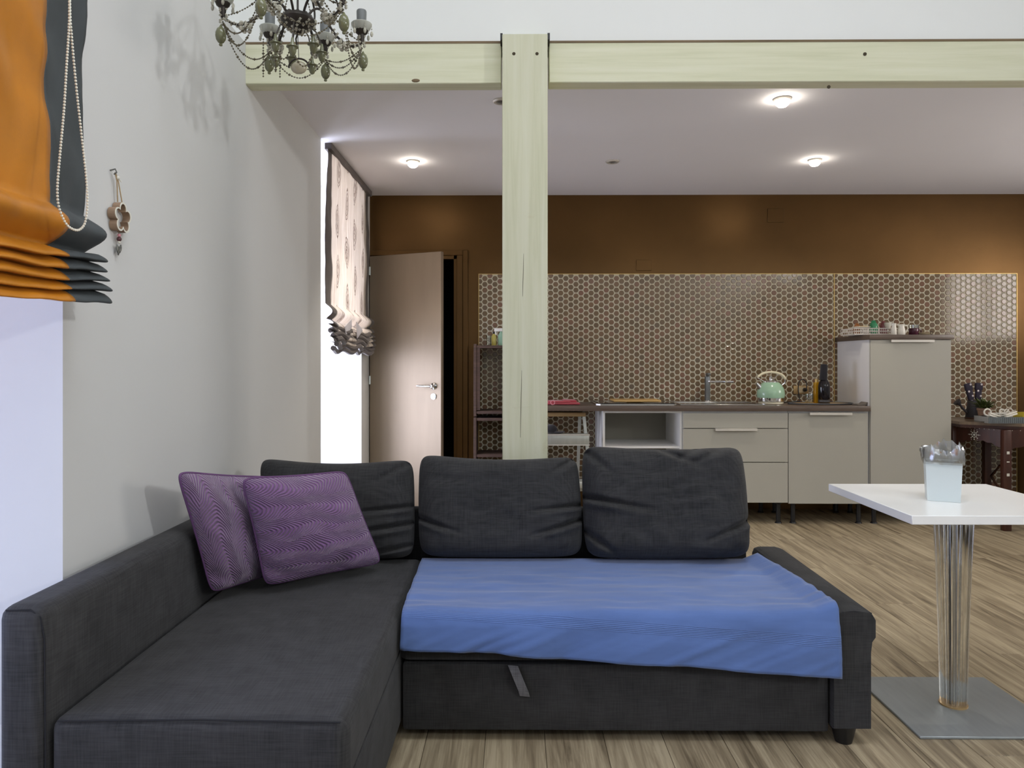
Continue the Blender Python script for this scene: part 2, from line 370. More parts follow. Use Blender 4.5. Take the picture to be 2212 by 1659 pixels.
# floor of planks
fl = struct('floor', MB().box(-1.7, XR, YF, 7.6, -.08, -.006), M['subfloor'])
PW, PL = .193, 1.38
pm = None; rows = int((XR+1.25)/PW)+1
for i in range(rows):
    x0 = -1.25+i*PW; off = (i*.47) % 1*PL
    y = YF-off
    while y < YB+.02:
        if pm is None:
            ob = link('plank', MB().box(0, PW-.0015, 0, PL-.0015, -.008, 0, .0012, 1), M['plank'], Vector((0, 0, 0)), False); pm = ob.data
        else: ob = bpy.data.objects.new('plank', pm); COL.objects.link(ob)
        ob.location = (x0, y, 0); ob.parent = fl; y += PL
# left wall with two deep window openings
W1 = (-.30, 1.975, .25, 2.58); W2 = (4.63, 5.87, .25, ZC)
wl = MB()
wl.box(-1.65, XL, YF, W1[0], 0, ZT).box(-1.65, XL, W1[0], W1[1], 0, W1[2]).box(-1.65, XL, W1[0], W1[1], W1[3], ZT)
wl.box(-1.65, XL, W1[1], BEAM_Y+.02, 0, ZT)
wl.box(-1.65, XL, BEAM_Y+.02, W2[0], 0, ZC+.2).box(-1.65, XL, W2[0], W2[1], 0, W2[2]).box(-1.65, XL, W2[1], YB+.1, 0, ZC+.2).box(-1.65, XL, W2[0], W2[1], ZC, ZC+.2)
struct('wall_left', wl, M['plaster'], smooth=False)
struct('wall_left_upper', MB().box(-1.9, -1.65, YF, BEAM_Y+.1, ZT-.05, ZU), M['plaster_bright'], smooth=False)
# back wall (bronze paint) with a doorway
DX0, DX1, DZ = gx(800, YB), gx(987, YB), gz(552, YB)
wb = MB().box(DX1, XR, YB, YB+.12, 0, ZC+.2).box(-1.65, DX0, YB, YB+.12, 0, ZC+.2).box(DX0, DX1, YB, YB+.12, DZ, ZC+.2)
wall_back = struct('wall_back', wb, M['bronze_wall'], smooth=False)
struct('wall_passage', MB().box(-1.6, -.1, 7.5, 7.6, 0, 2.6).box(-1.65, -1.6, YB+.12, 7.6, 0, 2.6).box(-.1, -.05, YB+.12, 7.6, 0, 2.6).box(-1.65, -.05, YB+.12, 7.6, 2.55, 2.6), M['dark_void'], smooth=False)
struct('ceiling', MB().box(XL-.001, XR, BEAM_Y+.085, YB+.12, ZC, ZC+.12), M['ceiling_paint'], smooth=False)
RW = (-.85, 1.95, .25, 1.75)
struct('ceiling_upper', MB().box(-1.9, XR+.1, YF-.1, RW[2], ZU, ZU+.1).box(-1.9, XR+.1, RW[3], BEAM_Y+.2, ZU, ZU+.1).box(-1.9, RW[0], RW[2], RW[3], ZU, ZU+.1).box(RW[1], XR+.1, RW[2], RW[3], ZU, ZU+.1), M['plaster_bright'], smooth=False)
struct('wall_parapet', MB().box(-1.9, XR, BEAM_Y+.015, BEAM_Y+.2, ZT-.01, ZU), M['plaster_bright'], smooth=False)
# right wall with two windows, wall behind the camera with an added high window
WR1, WR2, WF = (-1.92, -1.48, 2.94, 3.40), (3.40, 4.90, 1.45, 2.35), (-1.1, 3.1, 3.15, 4.2)
wr = MB().box(XR, XR+.25, YF, WR1[0], 0, ZU).box(XR, XR+.25, WR1[0], WR1[1], 0, WR1[2]).box(XR, XR+.25, WR1[0], WR1[1], WR1[3], ZU)
wr.box(XR, XR+.25, WR1[1], WR2[0], 0, ZU).box(XR, XR+.25, WR2[0], WR2[1], 0, WR2[2]).box(XR, XR+.25, WR2[0], WR2[1], WR2[3], ZU).box(XR, XR+.25, WR2[1], YB+.12, 0, ZU)
struct('wall_right', wr, M['plaster'], smooth=False)
wf = MB().box(-1.9, WF[0], YF-.2, YF, 0, ZU).box(WF[1], XR+.25, YF-.2, YF, 0, ZU).box(WF[0], WF[1], YF-.2, YF, 0, WF[2]).box(WF[0], WF[1], YF-.2, YF, WF[3], ZU)
struct('wall_front', wf, M['plaster'], smooth=False)
M['frame_white'] = mk('frame_white', S(230, 230, 228), .4, var=.01)
def window(n, axis, pos, a0, a1, z0, z1, bars=1):
    def bx(b, u0, u1, v0, v1, d0, d1):
        if axis == 'x': b.box(d0, d1, u0, u1, v0, v1)
        else: b.box(u0, u1, d0, d1, v0, v1)
    fr = MB(); t = .05
    bx(fr, a0, a1, z0, z0+t, pos, pos+.05); bx(fr, a0, a1, z1-t, z1, pos, pos+.05)
    for k in range(bars+2):
        c = lerp(a0, a1-t, k/(bars+1)); bx(fr, c, c+t, z0+t, z1-t, pos, pos+.05)
    o = struct('window_%d' % n, fr, M['frame_white'], smooth=False)
    for k in range(bars+1):
        c0 = lerp(a0, a1-t, k/(bars+1))+t; c1 = lerp(a0, a1-t, (k+1)/(bars+1))
        g = MB(); bx(g, c0, c1, z0+t, z1-t, pos+.022, pos+.028); part('pane', g, M['pane'], o, smooth=False)
rw = struct('window_6', MB().box(RW[0], RW[1], RW[2], RW[2]+.05, ZU+.02, ZU+.08).box(RW[0], RW[1], RW[3]-.05, RW[3], ZU+.02, ZU+.08).box(RW[0], RW[0]+.05, RW[2]+.05, RW[3]-.05, ZU+.02, ZU+.08).box(RW[1]-.05, RW[1], RW[2]+.05, RW[3]-.05, ZU+.02, ZU+.08), M['frame_white'], smooth=False)  # invented roof window, out of view, added for the top light
part('pane', MB().box(RW[0]+.05, RW[1]-.05, RW[2]+.05, RW[3]-.05, ZU+.045, ZU+.05), M['pane'], rw, smooth=False)
window(1, 'x', -1.64, *W1); window(2, 'x', -1.64, *W2); window(3, 'y', YF-.12, *WF, bars=3); window(4, 'x', XR+.02, *WR1, bars=0); window(5, 'x', XR+.02, *WR2)  # window three is invented, out of view, added to light the parapet
# painted beam and post
bd = .085
beam_l, beam_r = MB(), MB()
xpl, xpr = gx(1085, 3.25), gx(1183, 3.25)
beam_l.box(XL-.03, gx(1083, BEAM_Y), BEAM_Y, BEAM_Y+bd, gz(180, BEAM_Y), ZT, .004, 1)
beam_r.box(gx(1186, BEAM_Y), XR, BEAM_Y, BEAM_Y+bd, gz(179, BEAM_Y), ZT, .004, 1)
beam = struct('beam', beam_l, M['cream_h'], label='cream painted wooden beam under the white parapet, short length beside the white wall')
beam_two = struct('beam', beam_r, M['cream_h'], label='cream painted wooden beam, long length over the kitchen opening')
for a_, b_, o_ in ((XL-.03, gx(1083, BEAM_Y), beam), (gx(1186, BEAM_Y), XR, beam_two)): part('gap_shade_strip', MB().box(a_, b_, BEAM_Y-.002, BEAM_Y+.02, ZT-.006, ZT+.004), M['knot_gap_shade'], o_, 'brown strip painted as the shadow gap along the top edge', False)  # dark strip painted in for the shadow gap between beam and parapet
nb = MB()
for px, py in ((1868, 117), (1790, 188)): p = onY(px, py, BEAM_Y); nb.lathe([(.008, 0), (.008, .003), (.0, .004)], (p.x, BEAM_Y, p.z), 8, Matrix.Rotation(PI/2, 3, 'X'))
parts('nail_head', nb, M['crack'], beam_two)
kn = MB(); p = onY(898, 176, BEAM_Y); kn.lathe([(.012, 0), (.009, .003), (0, .004)], (p.x, BEAM_Y, p.z+.004), 10, Matrix.Rotation(PI/2, 3, 'X') @ Matrix.Diagonal((1.6, .7, 1)))
part('knot', kn, M['knot_gap_shade'], beam)
post = struct('pillar', MB().box(xpl, xpr, 3.25, 3.25+.19, 0, gz(73, 3.25), .003, 1), M['cream_v'], label='cream painted square wooden post carrying the beam')
for px in (1110, 1160):
    p = onY(px, 116, 3.25); part('screw_hole', MB().lathe([(.0075, 0), (.0065, .002), (0, .0025)], (p.x, 3.25, p.z), 10, Matrix.Rotation(PI/2, 3, 'X')), M['crack'], post)
for path in ([(1131, 548), (1130, 600), (1129, 640)], [(1127, 800), (1126, 850), (1125, 900), (1124, 945)]):
    q = [onY(a, b, 3.2495) for a, b in path]; part('crack', MB().tube(q, [.0004]+[.0011]*(len(q)-2)+[.0006], 5), M['crack'], post)
for a, b in ((1081, 1086), (1182, 1187)): part('steel_bracket', MB().box(gx(a, 3.3), gx(b, 3.3), 3.265, BEAM_Y+.01, gz(93, 3.3), gz(79, 3.3)), M['black_plastic'], post)
# door frame and open leaf
frame = MB()
zt1 = gz(540, YB-.02)
frame.box(DX0, gx(1005, YB), YB-.018, YB, DZ, zt1, .002, 1).box(DX1, DX1+.05, YB-.018, YB, 0, DZ+.0, .002, 1).box(DX1+.05, DX1+.095, YB-.028, YB, 0, zt1+.0, .004, 1)
frame.box(DX1-.025, DX1, YB-.01, YB+.1, 0, DZ).box(DX0, DX0+.02, YB-.01, YB+.1, 0, DZ).box(DX0, DX1, YB-.01, YB+.1, DZ-.03, DZ)
door = struct('door_1', frame, M['bronze_wall'])
hinge = Vector((gx(801, 6.18), 6.185, 0)); th = math.radians(24); LW = .685
R = Matrix.Translation(hinge) @ Matrix.Rotation(-th, 4, 'Z')
zl = gz(545, 5.95)
leaf = part('door_leaf', MB().box(0, LW, -.02, .02, .01, zl, .003, 1).xf(R), M['bronze_door'], door, 'bronze brown door leaf standing ajar')
def onleaf(u, z): return R @ Vector((u, -.02, z))
hd = MB(); zc = 1.22-49*5.93/1600; uh = LW-.065
def rz(mb): return mb.xf(R)
hb = MB().lathe([(.027, 0), (.027, .008), (.02, .012), (.011, .016), (.011, .05), (0, .052)], (0, 0, 0), 20, Matrix.Rotation(PI/2, 3, 'X')).xf(R @ Matrix.Translation((uh, -.02, zc)))
hb.tube([R @ Vector((uh, -.066, zc)), R @ Vector((uh-.03, -.072, zc)), R @ Vector((uh-.13, -.07, zc+.002))], [.010, .010, .008], 10)
part('door_handle', hb, M['chrome'], leaf)
kh = MB().lathe([(.024, 0), (.024, .007), (.012, .009), (.009, .004), (0, .003)], (0, 0, 0), 20, Matrix.Rotation(PI/2, 3, 'X')).xf(R @ Matrix.Translation((uh-.003, -.02, zc-.083)))
part('keyhole_plate', kh, M['chrome'], leaf)
for z in (gz(595, 6.18), gz(830, 6.18)): part('hinge', MB().lathe([(.008, 0), (.008, .07)], (hinge.x-.004, hinge.y-.03, z), 10), M['white_plastic'], leaf)
# tiled splashback: recessed grout field, proud tiles, gold edging
TX0, TX1, TZ = gx(1035, YB), gx(2194, YB), gz(593, YB)
struct('trim_1', MB().box(TX0, TX1, YB-.006, YB+.001, .15, TZ), M['grout'], wall_back, smooth=False).name = 'grout_bed'
px_ = .0489; pxc = px_*math.sqrt(3)/2; prng = []
def tile_geo(cx, cz, clip=None):
    rr = px_*.438; vs = []; n = 12
    for sc, d in ((1.0, .0), (1.0, .0022), (.86, .0035)):
        for k in range(n):
            a = 2*PI*k/n; hexr = rr*(1.0 if k % 2 else 1.0)*(1+.03*math.cos(6*a)); vs.append((cx+hexr*sc*math.cos(a), YB-.006-d, cz+hexr*sc*math.sin(a)))
    if clip:
        vs = [(min(max(x, clip[0]), clip[1]), y, min(max(z, clip[2]), clip[3])) for x, y, z in vs]
    fs = [tuple(range(2*n, 3*n))]
    for r_ in range(2): fs += [(r_*n+k, r_*n+(k+1) % n, (r_+1)*n+(k+1) % n, (r_+1)*n+k) for k in range(n)]
    return vs, fs
field = MB(); single = None; cnt = 0
ncol = int((TX1-TX0)/pxc)+2; nrow = int(TZ/px_)+2
for i in range(ncol):
    for j in range(nrow):
        cx = TX0+.006+i*pxc; cz = TZ-.010-j*px_-(px_/2 if i % 2 else 0)
        if cx-px_*.3 > TX1 or cz < .15: continue
        edge = cx-px_*.47 < TX0 or cx+px_*.47 > TX1 or cz+px_*.47 > TZ or cz < .18
        if not edge and cnt < 300 and .24 < cx < .92 and .96 < cz < TZ:
            if single is None:
                mb = MB().add(*tile_geo(0, 0)); o = link('tile', mb, M['tile'], Vector((0, 0, 0)), False); single = o.data
            else: o = bpy.data.objects.new('tile', single); COL.objects.link(o)
            o.location = (cx, 0, cz); o.parent = wall_back; cnt += 1
        else:
            v, f = tile_geo(cx, cz, (TX0, TX1, .15, TZ) if edge else None); field.add(v, f)
tf = part('tile_field', field, M['tile'], wall_back, smooth=False); tf['kind'] = 'stuff'
for nm, bb in (('gold_edging', (TX0-.005, TX1+.006, TZ, TZ+.005)), ('gold_edging', (TX0-.005, TX0, 0, TZ)), ('gold_edging', (TX1, TX1+.006, 0, TZ)), ('gold_edging', (gx(1800, YB), gx(1801.6, YB), 0, TZ))):
    part(nm, MB().box(bb[0], bb[1], YB-.013, YB, bb[2], bb[3]), M['gold'], wall_back, smooth=False)
for (a, b, c_, d) in ((1658, 1693, 452, 482), (1374, 1407, 562, 585)):
    part('blank_plate', MB().box(gx(a, YB), gx(b, YB), YB-.006, YB, gz(d, YB), gz(c_, YB), .002, 1), M['bronze_wall'], wall_back)

# ================================================================== SOFA
def pillow(corners, T, n=40, p=2.2, q=.5, bow=0.0, creases=(), sag=0.0, back=.75, seed=0, lump=.0, rnd=.0):
    """corners BL, BR, TR, TL; a stuffed cover between two faces that meet in a seam"""
    BL, BR, TR, TL = map(Vector, corners); nrm = (BR-BL).cross(TL-BL).normalized()
    mb = MB(); mb.uv = []
    def base(u, v):
        uu = u*(1-bow*(1-v*v)); vv = v*(1-bow*(1-u*u))
        if rnd: k = 1-rnd*(abs(u)**8*abs(v)**8); uu *= k; vv *= k
        s, t = (uu+1)/2, (vv+1)/2
        P = BL*(1-s)*(1-t)+BR*s*(1-t)+TR*s*t+TL*(1-s)*t
        if sag: P = P-Vector((0, 0, sag))*(max(0, t)**3)*(1-u*u)
        return P
    def th(u, v): return ((1-abs(u)**p)*(1-abs(v)**p))**q if abs(u) < 1 and abs(v) < 1 else 0
    def crease(u, v):
        d = 0
        for (u0, v0, u1, v1, w_, dep) in creases:
            ax, ay = u1-u0, v1-v0; L2 = ax*ax+ay*ay; t = max(0, min(1, ((u-u0)*ax+(v-v0)*ay)/L2))
            dx, dy = u-u0-ax*t, (v-v0-ay*t)
            dd = (dx*dx+dy*dy)/(w_*w_)
            d += -dep*(1-t*.95)*math.exp(-dd)+dep*.55*(1-t)*math.exp(-((dx*dx+(dy+w_*1.9)**2)/(w_*w_*2.2)))
        return d
    idx = {}
    def lin_(k): # denser near the border
        x = -1+2*k/n; return math.copysign(1-(1-abs(x))**1.35, x)
    for side in (1, -1):
        for j in range(n+1):
            for i in range(n+1):
                u, v = lin_(i), lin_(j); brd = i in (0, n) or j in (0, n)
                if brd and side == -1: idx[side, i, j] = idx[1, i, j]; continue
                P = base(u, v); t = th(u, v)*T*(1 if side == 1 else back)
                t *= 1+lump*nz(u*1.7+seed, v*1.7, side*3.1)+lump*.4*nz(u*5+seed, v*5, side)
                if side == 1: t += crease(u, v)*min(1, t/(.3*T))
                idx[side, i, j] = len(mb.v); mb.v.append(P+nrm*(side*t)); mb.uv.append(((u+1)/2, (v+1)/2))
    for side in (1, -1):
        for j in range(n):
            for i in range(n):
                f = (idx[side, i, j], idx[side, i+1, j], idx[side, i+1, j+1], idx[side, i, j+1]); mb.f.append(f if side == 1 else f[::-1])
    rim = [base(lin_(i), -1) for i in range(n)]+[base(1, lin_(i)) for i in range(n)]+[base(lin_(n-i), 1) for i in range(n)]+[base(-1, lin_(n-i)) for i in range(n)]
    return mb, rim
SX0, SX1, SXM = -1.165, -.372, 1.142     # outer left arm, chaise right side, outer right arm
CF, SF, SBK = 1.655, 2.375, 3.20          # chaise front, seat front, back of the sofa
sofa = root('corner_sofa', 'charcoal grey fabric corner sofa with chaise, tall arm by the wall and low arm', 'sofa', (0, 2.6, 0))
part('armrest', MB().box(SX0, -1.052, CF-.005, SBK, .05, .672, .032, 4), M['sofa'], sofa, 'tall armrest along the white wall')
def soft(x0, x1, y0, y1, z0, z1, r, crown=.012, nx=24, ny=30, seed=0):
    """box with rounded edges and a slightly crowned, uneven top"""
    bm = bmesh.new(); bmesh.ops.create_cube(bm, size=1)
    for v in bm.verts: v.co = Vector((x0+(v.co.x+.5)*(x1-x0), y0+(v.co.y+.5)*(y1-y0), z0+(v.co.z+.5)*(z1-z0)))
    bmesh.ops.bevel(bm, geom=[e for e in bm.edges if max(a.co.z for a in e.verts) > z0+1e-4], offset=r, segments=4, profile=.5, affect='EDGES')
    xs = [x0+r+(x1-x0-2*r)*k/nx for k in range(nx+1)]; ys = [y0+r+(y1-y0-2*r)*k/ny for k in range(ny+1)]
    for x in xs: bmesh.ops.bisect_plane(bm, geom=bm.verts[:]+bm.edges[:]+bm.faces[:], plane_co=(x, 0, 0), plane_no=(1, 0, 0))
    for y in ys: bmesh.ops.bisect_plane(bm, geom=bm.verts[:]+bm.edges[:]+bm.faces[:], plane_co=(0, y, 0), plane_no=(0, 1, 0))
    for v in bm.verts:
        if v.co.z > z1-r-1e-4:
            u = (v.co.x-x0)/(x1-x0); w_ = (v.co.y-y0)/(y1-y0); k = max(0, 16*u*(1-u)*w_*(1-w_))**.5
            v.co.z += crown*k+.006*k*nz(v.co.x*4+seed, v.co.y*4)
    bm.verts.ensure_lookup_table(); mb = MB().add([v.co.copy() for v in bm.verts], [[v.index for v in f.verts] for f in bm.faces]); bm.free(); return mb
part('chaise_seat', soft(-1.048, SX1, CF, 3.05, .285, .418, .030, .005), M['sofa'], sofa)
part('chaise_base', MB().box(-1.045, SX1+.004, CF+.012, 3.1, .045, .281, .012, 2), M['sofa'], sofa)
part('seat', soft(SX1+.006, 1.018, SF+.01, 3.1, .265, .404, .03, .006, seed=4), M['sofa'], sofa)
part('drawer_front', MB().box(SX1+.012, 1.012, SF+.012, SF+.06, .035, .252, .010, 2), M['sofa'], sofa)
part('seat_box', MB().box(SX1+.05, 1.0, SF+.08, 3.1, .04, .26), M['sofa_seam'], sofa, smooth=False)
# low arm, slightly flared head like the photograph
prof = [(1.018, .055), (1.137, .055), (1.137, .30), (1.141, .335), (1.152, .350), (1.152, .405), (1.140, .425), (1.115, .432), (1.045, .432), (1.026, .425), (1.018, .405)]
la = MB(); yy = [SF-.008, SF+.0, SF+.4, 3.18, 3.21]; sc = [(.985), 1, 1, 1, .985]
for k, y in enumerate(yy):
    for (x, z) in prof: la.v.append(Vector((1.08+(x-1.08)*sc[k]+(.012*(y-SF)), y, .24+(z-.24)*sc[k])))
n_ = len(prof)
for k in range(len(yy)-1):
    for i in range(n_): j = (i+1) % n_; la.f.append((k*n_+i, k*n_+j, (k+1)*n_+j, (k+1)*n_+i))
la.f += [tuple(range(n_))[::-1], tuple((len(yy)-1)*n_+i for i in range(n_))]
part('armrest', la, M['sofa'], sofa, 'low armrest beside the wooden floor')
part('backrest', MB().box(-1.05, 1.0, SBK-.02, SBK+.035, .05, .60, .02, 3), M['sofa'], sofa)
for x, y in ((1.065, SF+.03), (1.08, 3.12)):
    part('leg', MB().lathe([(.026, 0), (.028, .006), (.040, .058)], (x, y, 0), 18), M['black_plastic'], sofa)
st = [(-0.0, 0), (.006, -.012), (.020, -.045), (.034, -.080), (.038, -.098)]
s0 = onY(1108, 1438, SF); sm = MB()
for k, (dx, dz) in enumerate(st): sm.v += [Vector((s0.x+dx-.016, SF+.002-.010*math.sin(k/4*PI), s0.z+dz)), Vector((s0.x+dx+.016, SF+.002-.012*math.sin(k/4*PI), s0.z+dz-.003))]
for k in range(4): sm.f.append((2*k, 2*k+1, 2*k+3, 2*k+2))
sb = MB().add([p for p in sm.v]+[p+Vector((0, .003, 0)) for p in sm.v], sm.f+[tuple(i+10 for i in f)[::-1] for f in sm.f]+[(0, 2, 12, 10), (2, 4, 14, 12), (4, 6, 16, 14), (6, 8, 18, 16), (1, 11, 13, 3), (3, 13, 15, 5), (5, 15, 17, 7), (7, 17, 19, 9), (8, 9, 19, 18), (0, 10, 11, 1)])
part('pull_strap', sb, M['strap'], sofa, 'grey webbing pull strap')
# stitched seams
sq = [Vector((x, CF-.001+.006, .412)) for x in (-1.02, -.8, -.6, -.40)]
part('seam', MB().tube([(-1.03, CF+.006, .413), (-.71, CF+.007, .417), (-.39, CF+.006, .413)], .0022, 5), M['sofa_seam'], sofa)
part('seam', MB().tube([(SX0+.02, CF+.004, .663), (-1.09, CF+.004, .665), (-1.066, CF+.003, .648), (-1.056, CF+.003, .60), (-1.054, CF+.003, .30)], .002, 5), M['sofa_seam'], sofa)
part('seam', MB().tube([(1.03, SF-.004, .425), (1.08, SF-.007, .431), (1.14, SF-.004, .424)], .002, 5), M['sofa_seam'], sofa)
# back cushions
def corner(px, py, Y): return onY(px, py, Y)
G = 'charcoal back cushions of the corner sofa'
c1, _ = pillow([corner(584, 1204, 3.03), corner(893, 1206, 3.0), corner(892, 990, 3.10), corner(564, 987, 3.12)], .105, 124, 7, .5, -.015, [(1, -.32, .1, -.55, .05, .045), (1, .02, .2, -.12, .045, .035), (.98, -.75, .3, -.95, .045, .04), (.97, .9, .55, .5, .06, .03)], .028, .8, 1, .10, .07)
solo('back_cushion', c1, M['sofa'], 'grey back cushion behind the two purple pillows', 'cushion', G)
c2, _ = pillow([corner(908, 1202, 3.01), corner(1257, 1202, 3.01), corner(1246, 984, 3.09), corner(908, 979, 3.10)], .11, 124, 7, .5, -.02, [(-1, -.27, -.45, -.55, .045, .042), (1, -.28, .35, -.60, .045, .046), (1, .0, .35, -.12, .045, .036), (.98, .95, .6, .6, .055, .04)], .026, .8, 5, .10, .07)
solo('back_cushion', c2, M['sofa'], 'grey back cushion in the middle, in front of the cream post', 'cushion', G)
c3, _ = pillow([corner(1266, 1205, 2.99), corner(1618, 1204, 2.98), corner(1598, 963, 3.07), corner(1258, 961, 3.09)], .12, 124, 7, .5, -.02, [(-1, .05, -.15, -.18, .05, .05), (-1, -.55, -.6, -.98, .05, .045), (1, -.35, .4, -.70, .045, .045), (-.95, .85, -.65, .45, .06, .04), (.45, 1.0, .1, .72, .06, .045), (.0, .95, .45, .60, .06, .04), (.75, .98, .3, .66, .06, .03)], .022, .8, 9, .14, .07)
solo('back_cushion', c3, M['sofa'], 'grey back cushion with the slumped wavy top, at the kitchen drawer side', 'cushion', G)
# purple pillows
PG = 'purple quilted pillows'
def purple(corners, label, T, seed, mt):
    mb, rim = pillow(corners, T, 56, 2.6, .55, .035, [(.2, -.9, .6, -.3, .14, .018), (-.9, -.7, -.2, -.95, .12, .012)], 0, .9, seed, .16, .06)
    base = Vector(corners[0]).lerp(Vector(corners[1]), .5)
    r_ = root('throw_pillow', label, 'pillow', base, PG); part('cover', mb, mt, r_, smooth='all'); part('piping', MB().tube(rim, .0045, 6, True), M['purple_pipe'], r_)
purple([corner(456, 1281, 2.455), corner(640, 1228, 2.76), corner(590, 1030, 2.76), corner(380, 1017, 2.30)], 'purple quilted pillow leaning on the tall armrest, behind the other one', .066, 2, M['purple'])
purple([corner(572, 1266, 2.54), corner(826, 1216, 2.84), corner(747, 1017, 2.80), corner(520, 1032, 2.43)], 'purple quilted pillow standing in front of the other, facing the camera', .07, 6, M['purple_b'])
# blue blanket over the seat
bk = MB(); bk.uv = []; NU, NV = 110, 90; zs = .427
for j in range(NV+1):
    for i in range(NU+1):
        u = i/NU; o_ = .098+.085*u**1.1; v = (j/NV)**1.0*(o_+.645)
        s_ = v-o_; x = lerp(-.360, 1.030, u); yb = SF-.018
        r_ = .035
        if s_ > r_:
            y = yb+s_; z = zs
            x += (-.012*(1-u)+.0*u)*(y-yb)/.65 - (.045*u*max(0, (y-yb-.2))/.45)
        elif s_ > -r_*.57:
            a = (s_+r_*.57)/(r_*1.57)*PI/2; y = yb+r_-r_*math.sin(PI/2-a); y = yb+r_*(1-math.cos(a)); z = zs-r_+r_*math.sin(a)
        else:
            d = -r_*.57-s_; y = yb-.004-.026*abs(nz(x*4, 3.3, z*3))*min(1, d/.06)-.012*min(1, d/.08)*(math.sin(x*15+2.2*math.sin(x*4.3)+d*9)*.5+.5)-.012*abs(nz(x*12+d*30, 1.1))*min(1, d/.05); z = zs-r_-d
        wv = (.006*nz(x*4+y*2, y*16, 1)+.0035*nz(x*9, y*30, 4))*(1-.95*min(1, max(0, s_-.42)/.12))
        if s_ > 0: z += max(-.003, wv)+.003*nz(x*2.4, y*3, 9)*(1-min(1, max(0, s_-.42)/.12))
        if u > .955: z += (u-.955)*.55 if s_ > 0 else 0
        hem = .009*nz(u*7, 2.2)*(1-j/12 if j < 12 else 0)
        bk.v.append(Vector((x+(.006*nz(y*6, 8) if i in (0, NU) else 0), y, z+hem))); bk.uv.append((u*1.4, v))
for j in range(NV):
    for i in range(NU): a = j*(NU+1)+i; bk.f.append((a, a+1, a+NU+2, a+NU+1))
bo = solo('blanket', bk, M['blanket'], 'blue cotton blanket spread over the sofa seat and hanging over its front', 'blanket', smooth='all')
sd = bo.modifiers.new('thick', 'SOLIDIFY'); sd.thickness = .004; sd.offset = 1

# ================================================================== WINDOW BLINDS
def blind_sheet(X, y0, y1, span, z_top, z_bot, seedv, n_folds=5, stack=.15, ny=40, sagc=.02, bulge=.05, ripple=.012):
    """hanging sheet of a roman shade, then a stack of soft folds; span is the whole shade so that strips join"""
    prof = []; zs_ = z_bot+stack; nt = 60
    for k in range(nt+1): prof.append((0, lerp(z_top, zs_+.10, k/nt), 0))
    for k in range(1, 13): a = k/12; prof.append((bulge*math.sin(a*PI)**1.2, lerp(zs_+.10, zs_+.0, a), .6*a))
    for k in range(n_folds):
        za, zb = lerp(zs_, z_bot, k/n_folds), lerp(zs_, z_bot, (k+1)/n_folds); amp = bulge*(.8-.04*k)
        for q in range(1, 11): a = q/10; prof.append((.010+.004*k+amp*math.sin(a*PI)**.7, lerp(za, zb, a**.8)-.012*math.sin(a*PI), 1))
    mb = MB(); c, hw = (span[0]+span[1])/2, (span[1]-span[0])/2
    for (o_, z, g) in prof:
        for i in range(ny+1):
            y = lerp(y0, y1, i/ny); e = min(1, abs((y-c)/hw)); sag = sagc*(1-e*e)*g
            f = ripple*(nz(y*5+seedv, z*2.2)+.8*nz(y*2.2-z*3.1+seedv, z*1.3)+.5*nz(y*6+z*7, z*3+seedv))*(1-.6*g)+ripple*.4*nz(y*14, z*7, seedv)
            k_ = 1+.22*nz(y*3, z*16, seedv+5)+.25*max(0, e-.8)*5*(1 if y > c else 0)
            zz = z-sag+g*(.009*nz(y*5, z*14, seedv)+.004*nz(y*13, z*18, seedv)+.03*max(0, e-.86)*(1 if g == 1 else 0))
            mb.v.append(Vector((X+o_*k_+f, y+(.012*nz(z*5, seedv)+.006*nz(z*17, seedv)), zz)))
    m = ny+1
    for k in range(len(prof)-1):
        for i in range(ny): mb.f.append((k*m+i, k*m+i+1, (k+1)*m+i+1, (k+1)*m+i))
    return mb
def thicken(o, t=.003): m_ = o.modifiers.new('thick', 'SOLIDIFY'); m_.thickness = t; return o
b1 = root('roman_blind', 'amber satin window blind with slate border, gathered over the tall arm', 'blind', (-1.13, .8, 1.36))
S1 = (-.36, 1.945); S2 = (4.715, 6.07)
thicken(part('panel', blind_sheet(-1.130, -.20, 1.782, S1, 2.60, 1.375, 1.0, 5, .135, 110, .018, .052, .018), M['orange'], b1, 'amber satin panel', smooth='all'))
thicken(part('border', blind_sheet(-1.130, 1.782, 1.945, S1, 2.60, 1.375, 1.0, 5, .135, 18, .018, .052, .018), M['grey_cloth'], b1, 'slate grey side border', smooth='all'))
thicken(part('border', blind_sheet(-1.130, -.36, -.20, S1, 2.60, 1.375, 1.0, 5, .135, 14, .018, .052, .018), M['grey_cloth'], b1, 'slate grey side border', smooth='all'))
part('head_rail', MB().box(-1.208, -1.115, -.36, 1.95, 2.585, 2.63, .004, 1), M['frame_white'], b1)
XC = -1.035
def cpt(px, py): return onX(px, py, XC)
pth = [cpt(150, -260), cpt(150, 0), cpt(149, 60), cpt(144, 140), cpt(138, 240), cpt(129, 340), cpt(124, 410), cpt(128, 450), cpt(142, 482), cpt(157, 495), cpt(172, 496), cpt(184, 480), cpt(189, 440), cpt(186, 380), cpt(176, 290), cpt(165, 190), cpt(155, 80), cpt(151, 0), cpt(151, -260)]
def resample(pts, step):
    out = []; acc = 0; prev = pts[0]; out.append(prev)
    sm_ = []
    for i in range(len(pts)-1):
        p0, p1, p2, p3 = pts[max(i-1, 0)], pts[i], pts[i+1], pts[min(i+2, len(pts)-1)]
        for k in range(12):
            t = k/12; sm_.append(.5*((2*p1)+(p2-p0)*t+(2*p0-5*p1+4*p2-p3)*t*t+(3*p1-p0-3*p2+p3)*t**3))
    sm_.append(pts[-1]); need = step
    for a, b in zip(sm_, sm_[1:]):
        L = (b-a).length; d = 0
        while acc+(L-d) >= step:
            d += step-acc; out.append(a.lerp(b, min(1, d/L) if L else 0)); acc = 0
        acc += L-d
    return out
bc = MB()
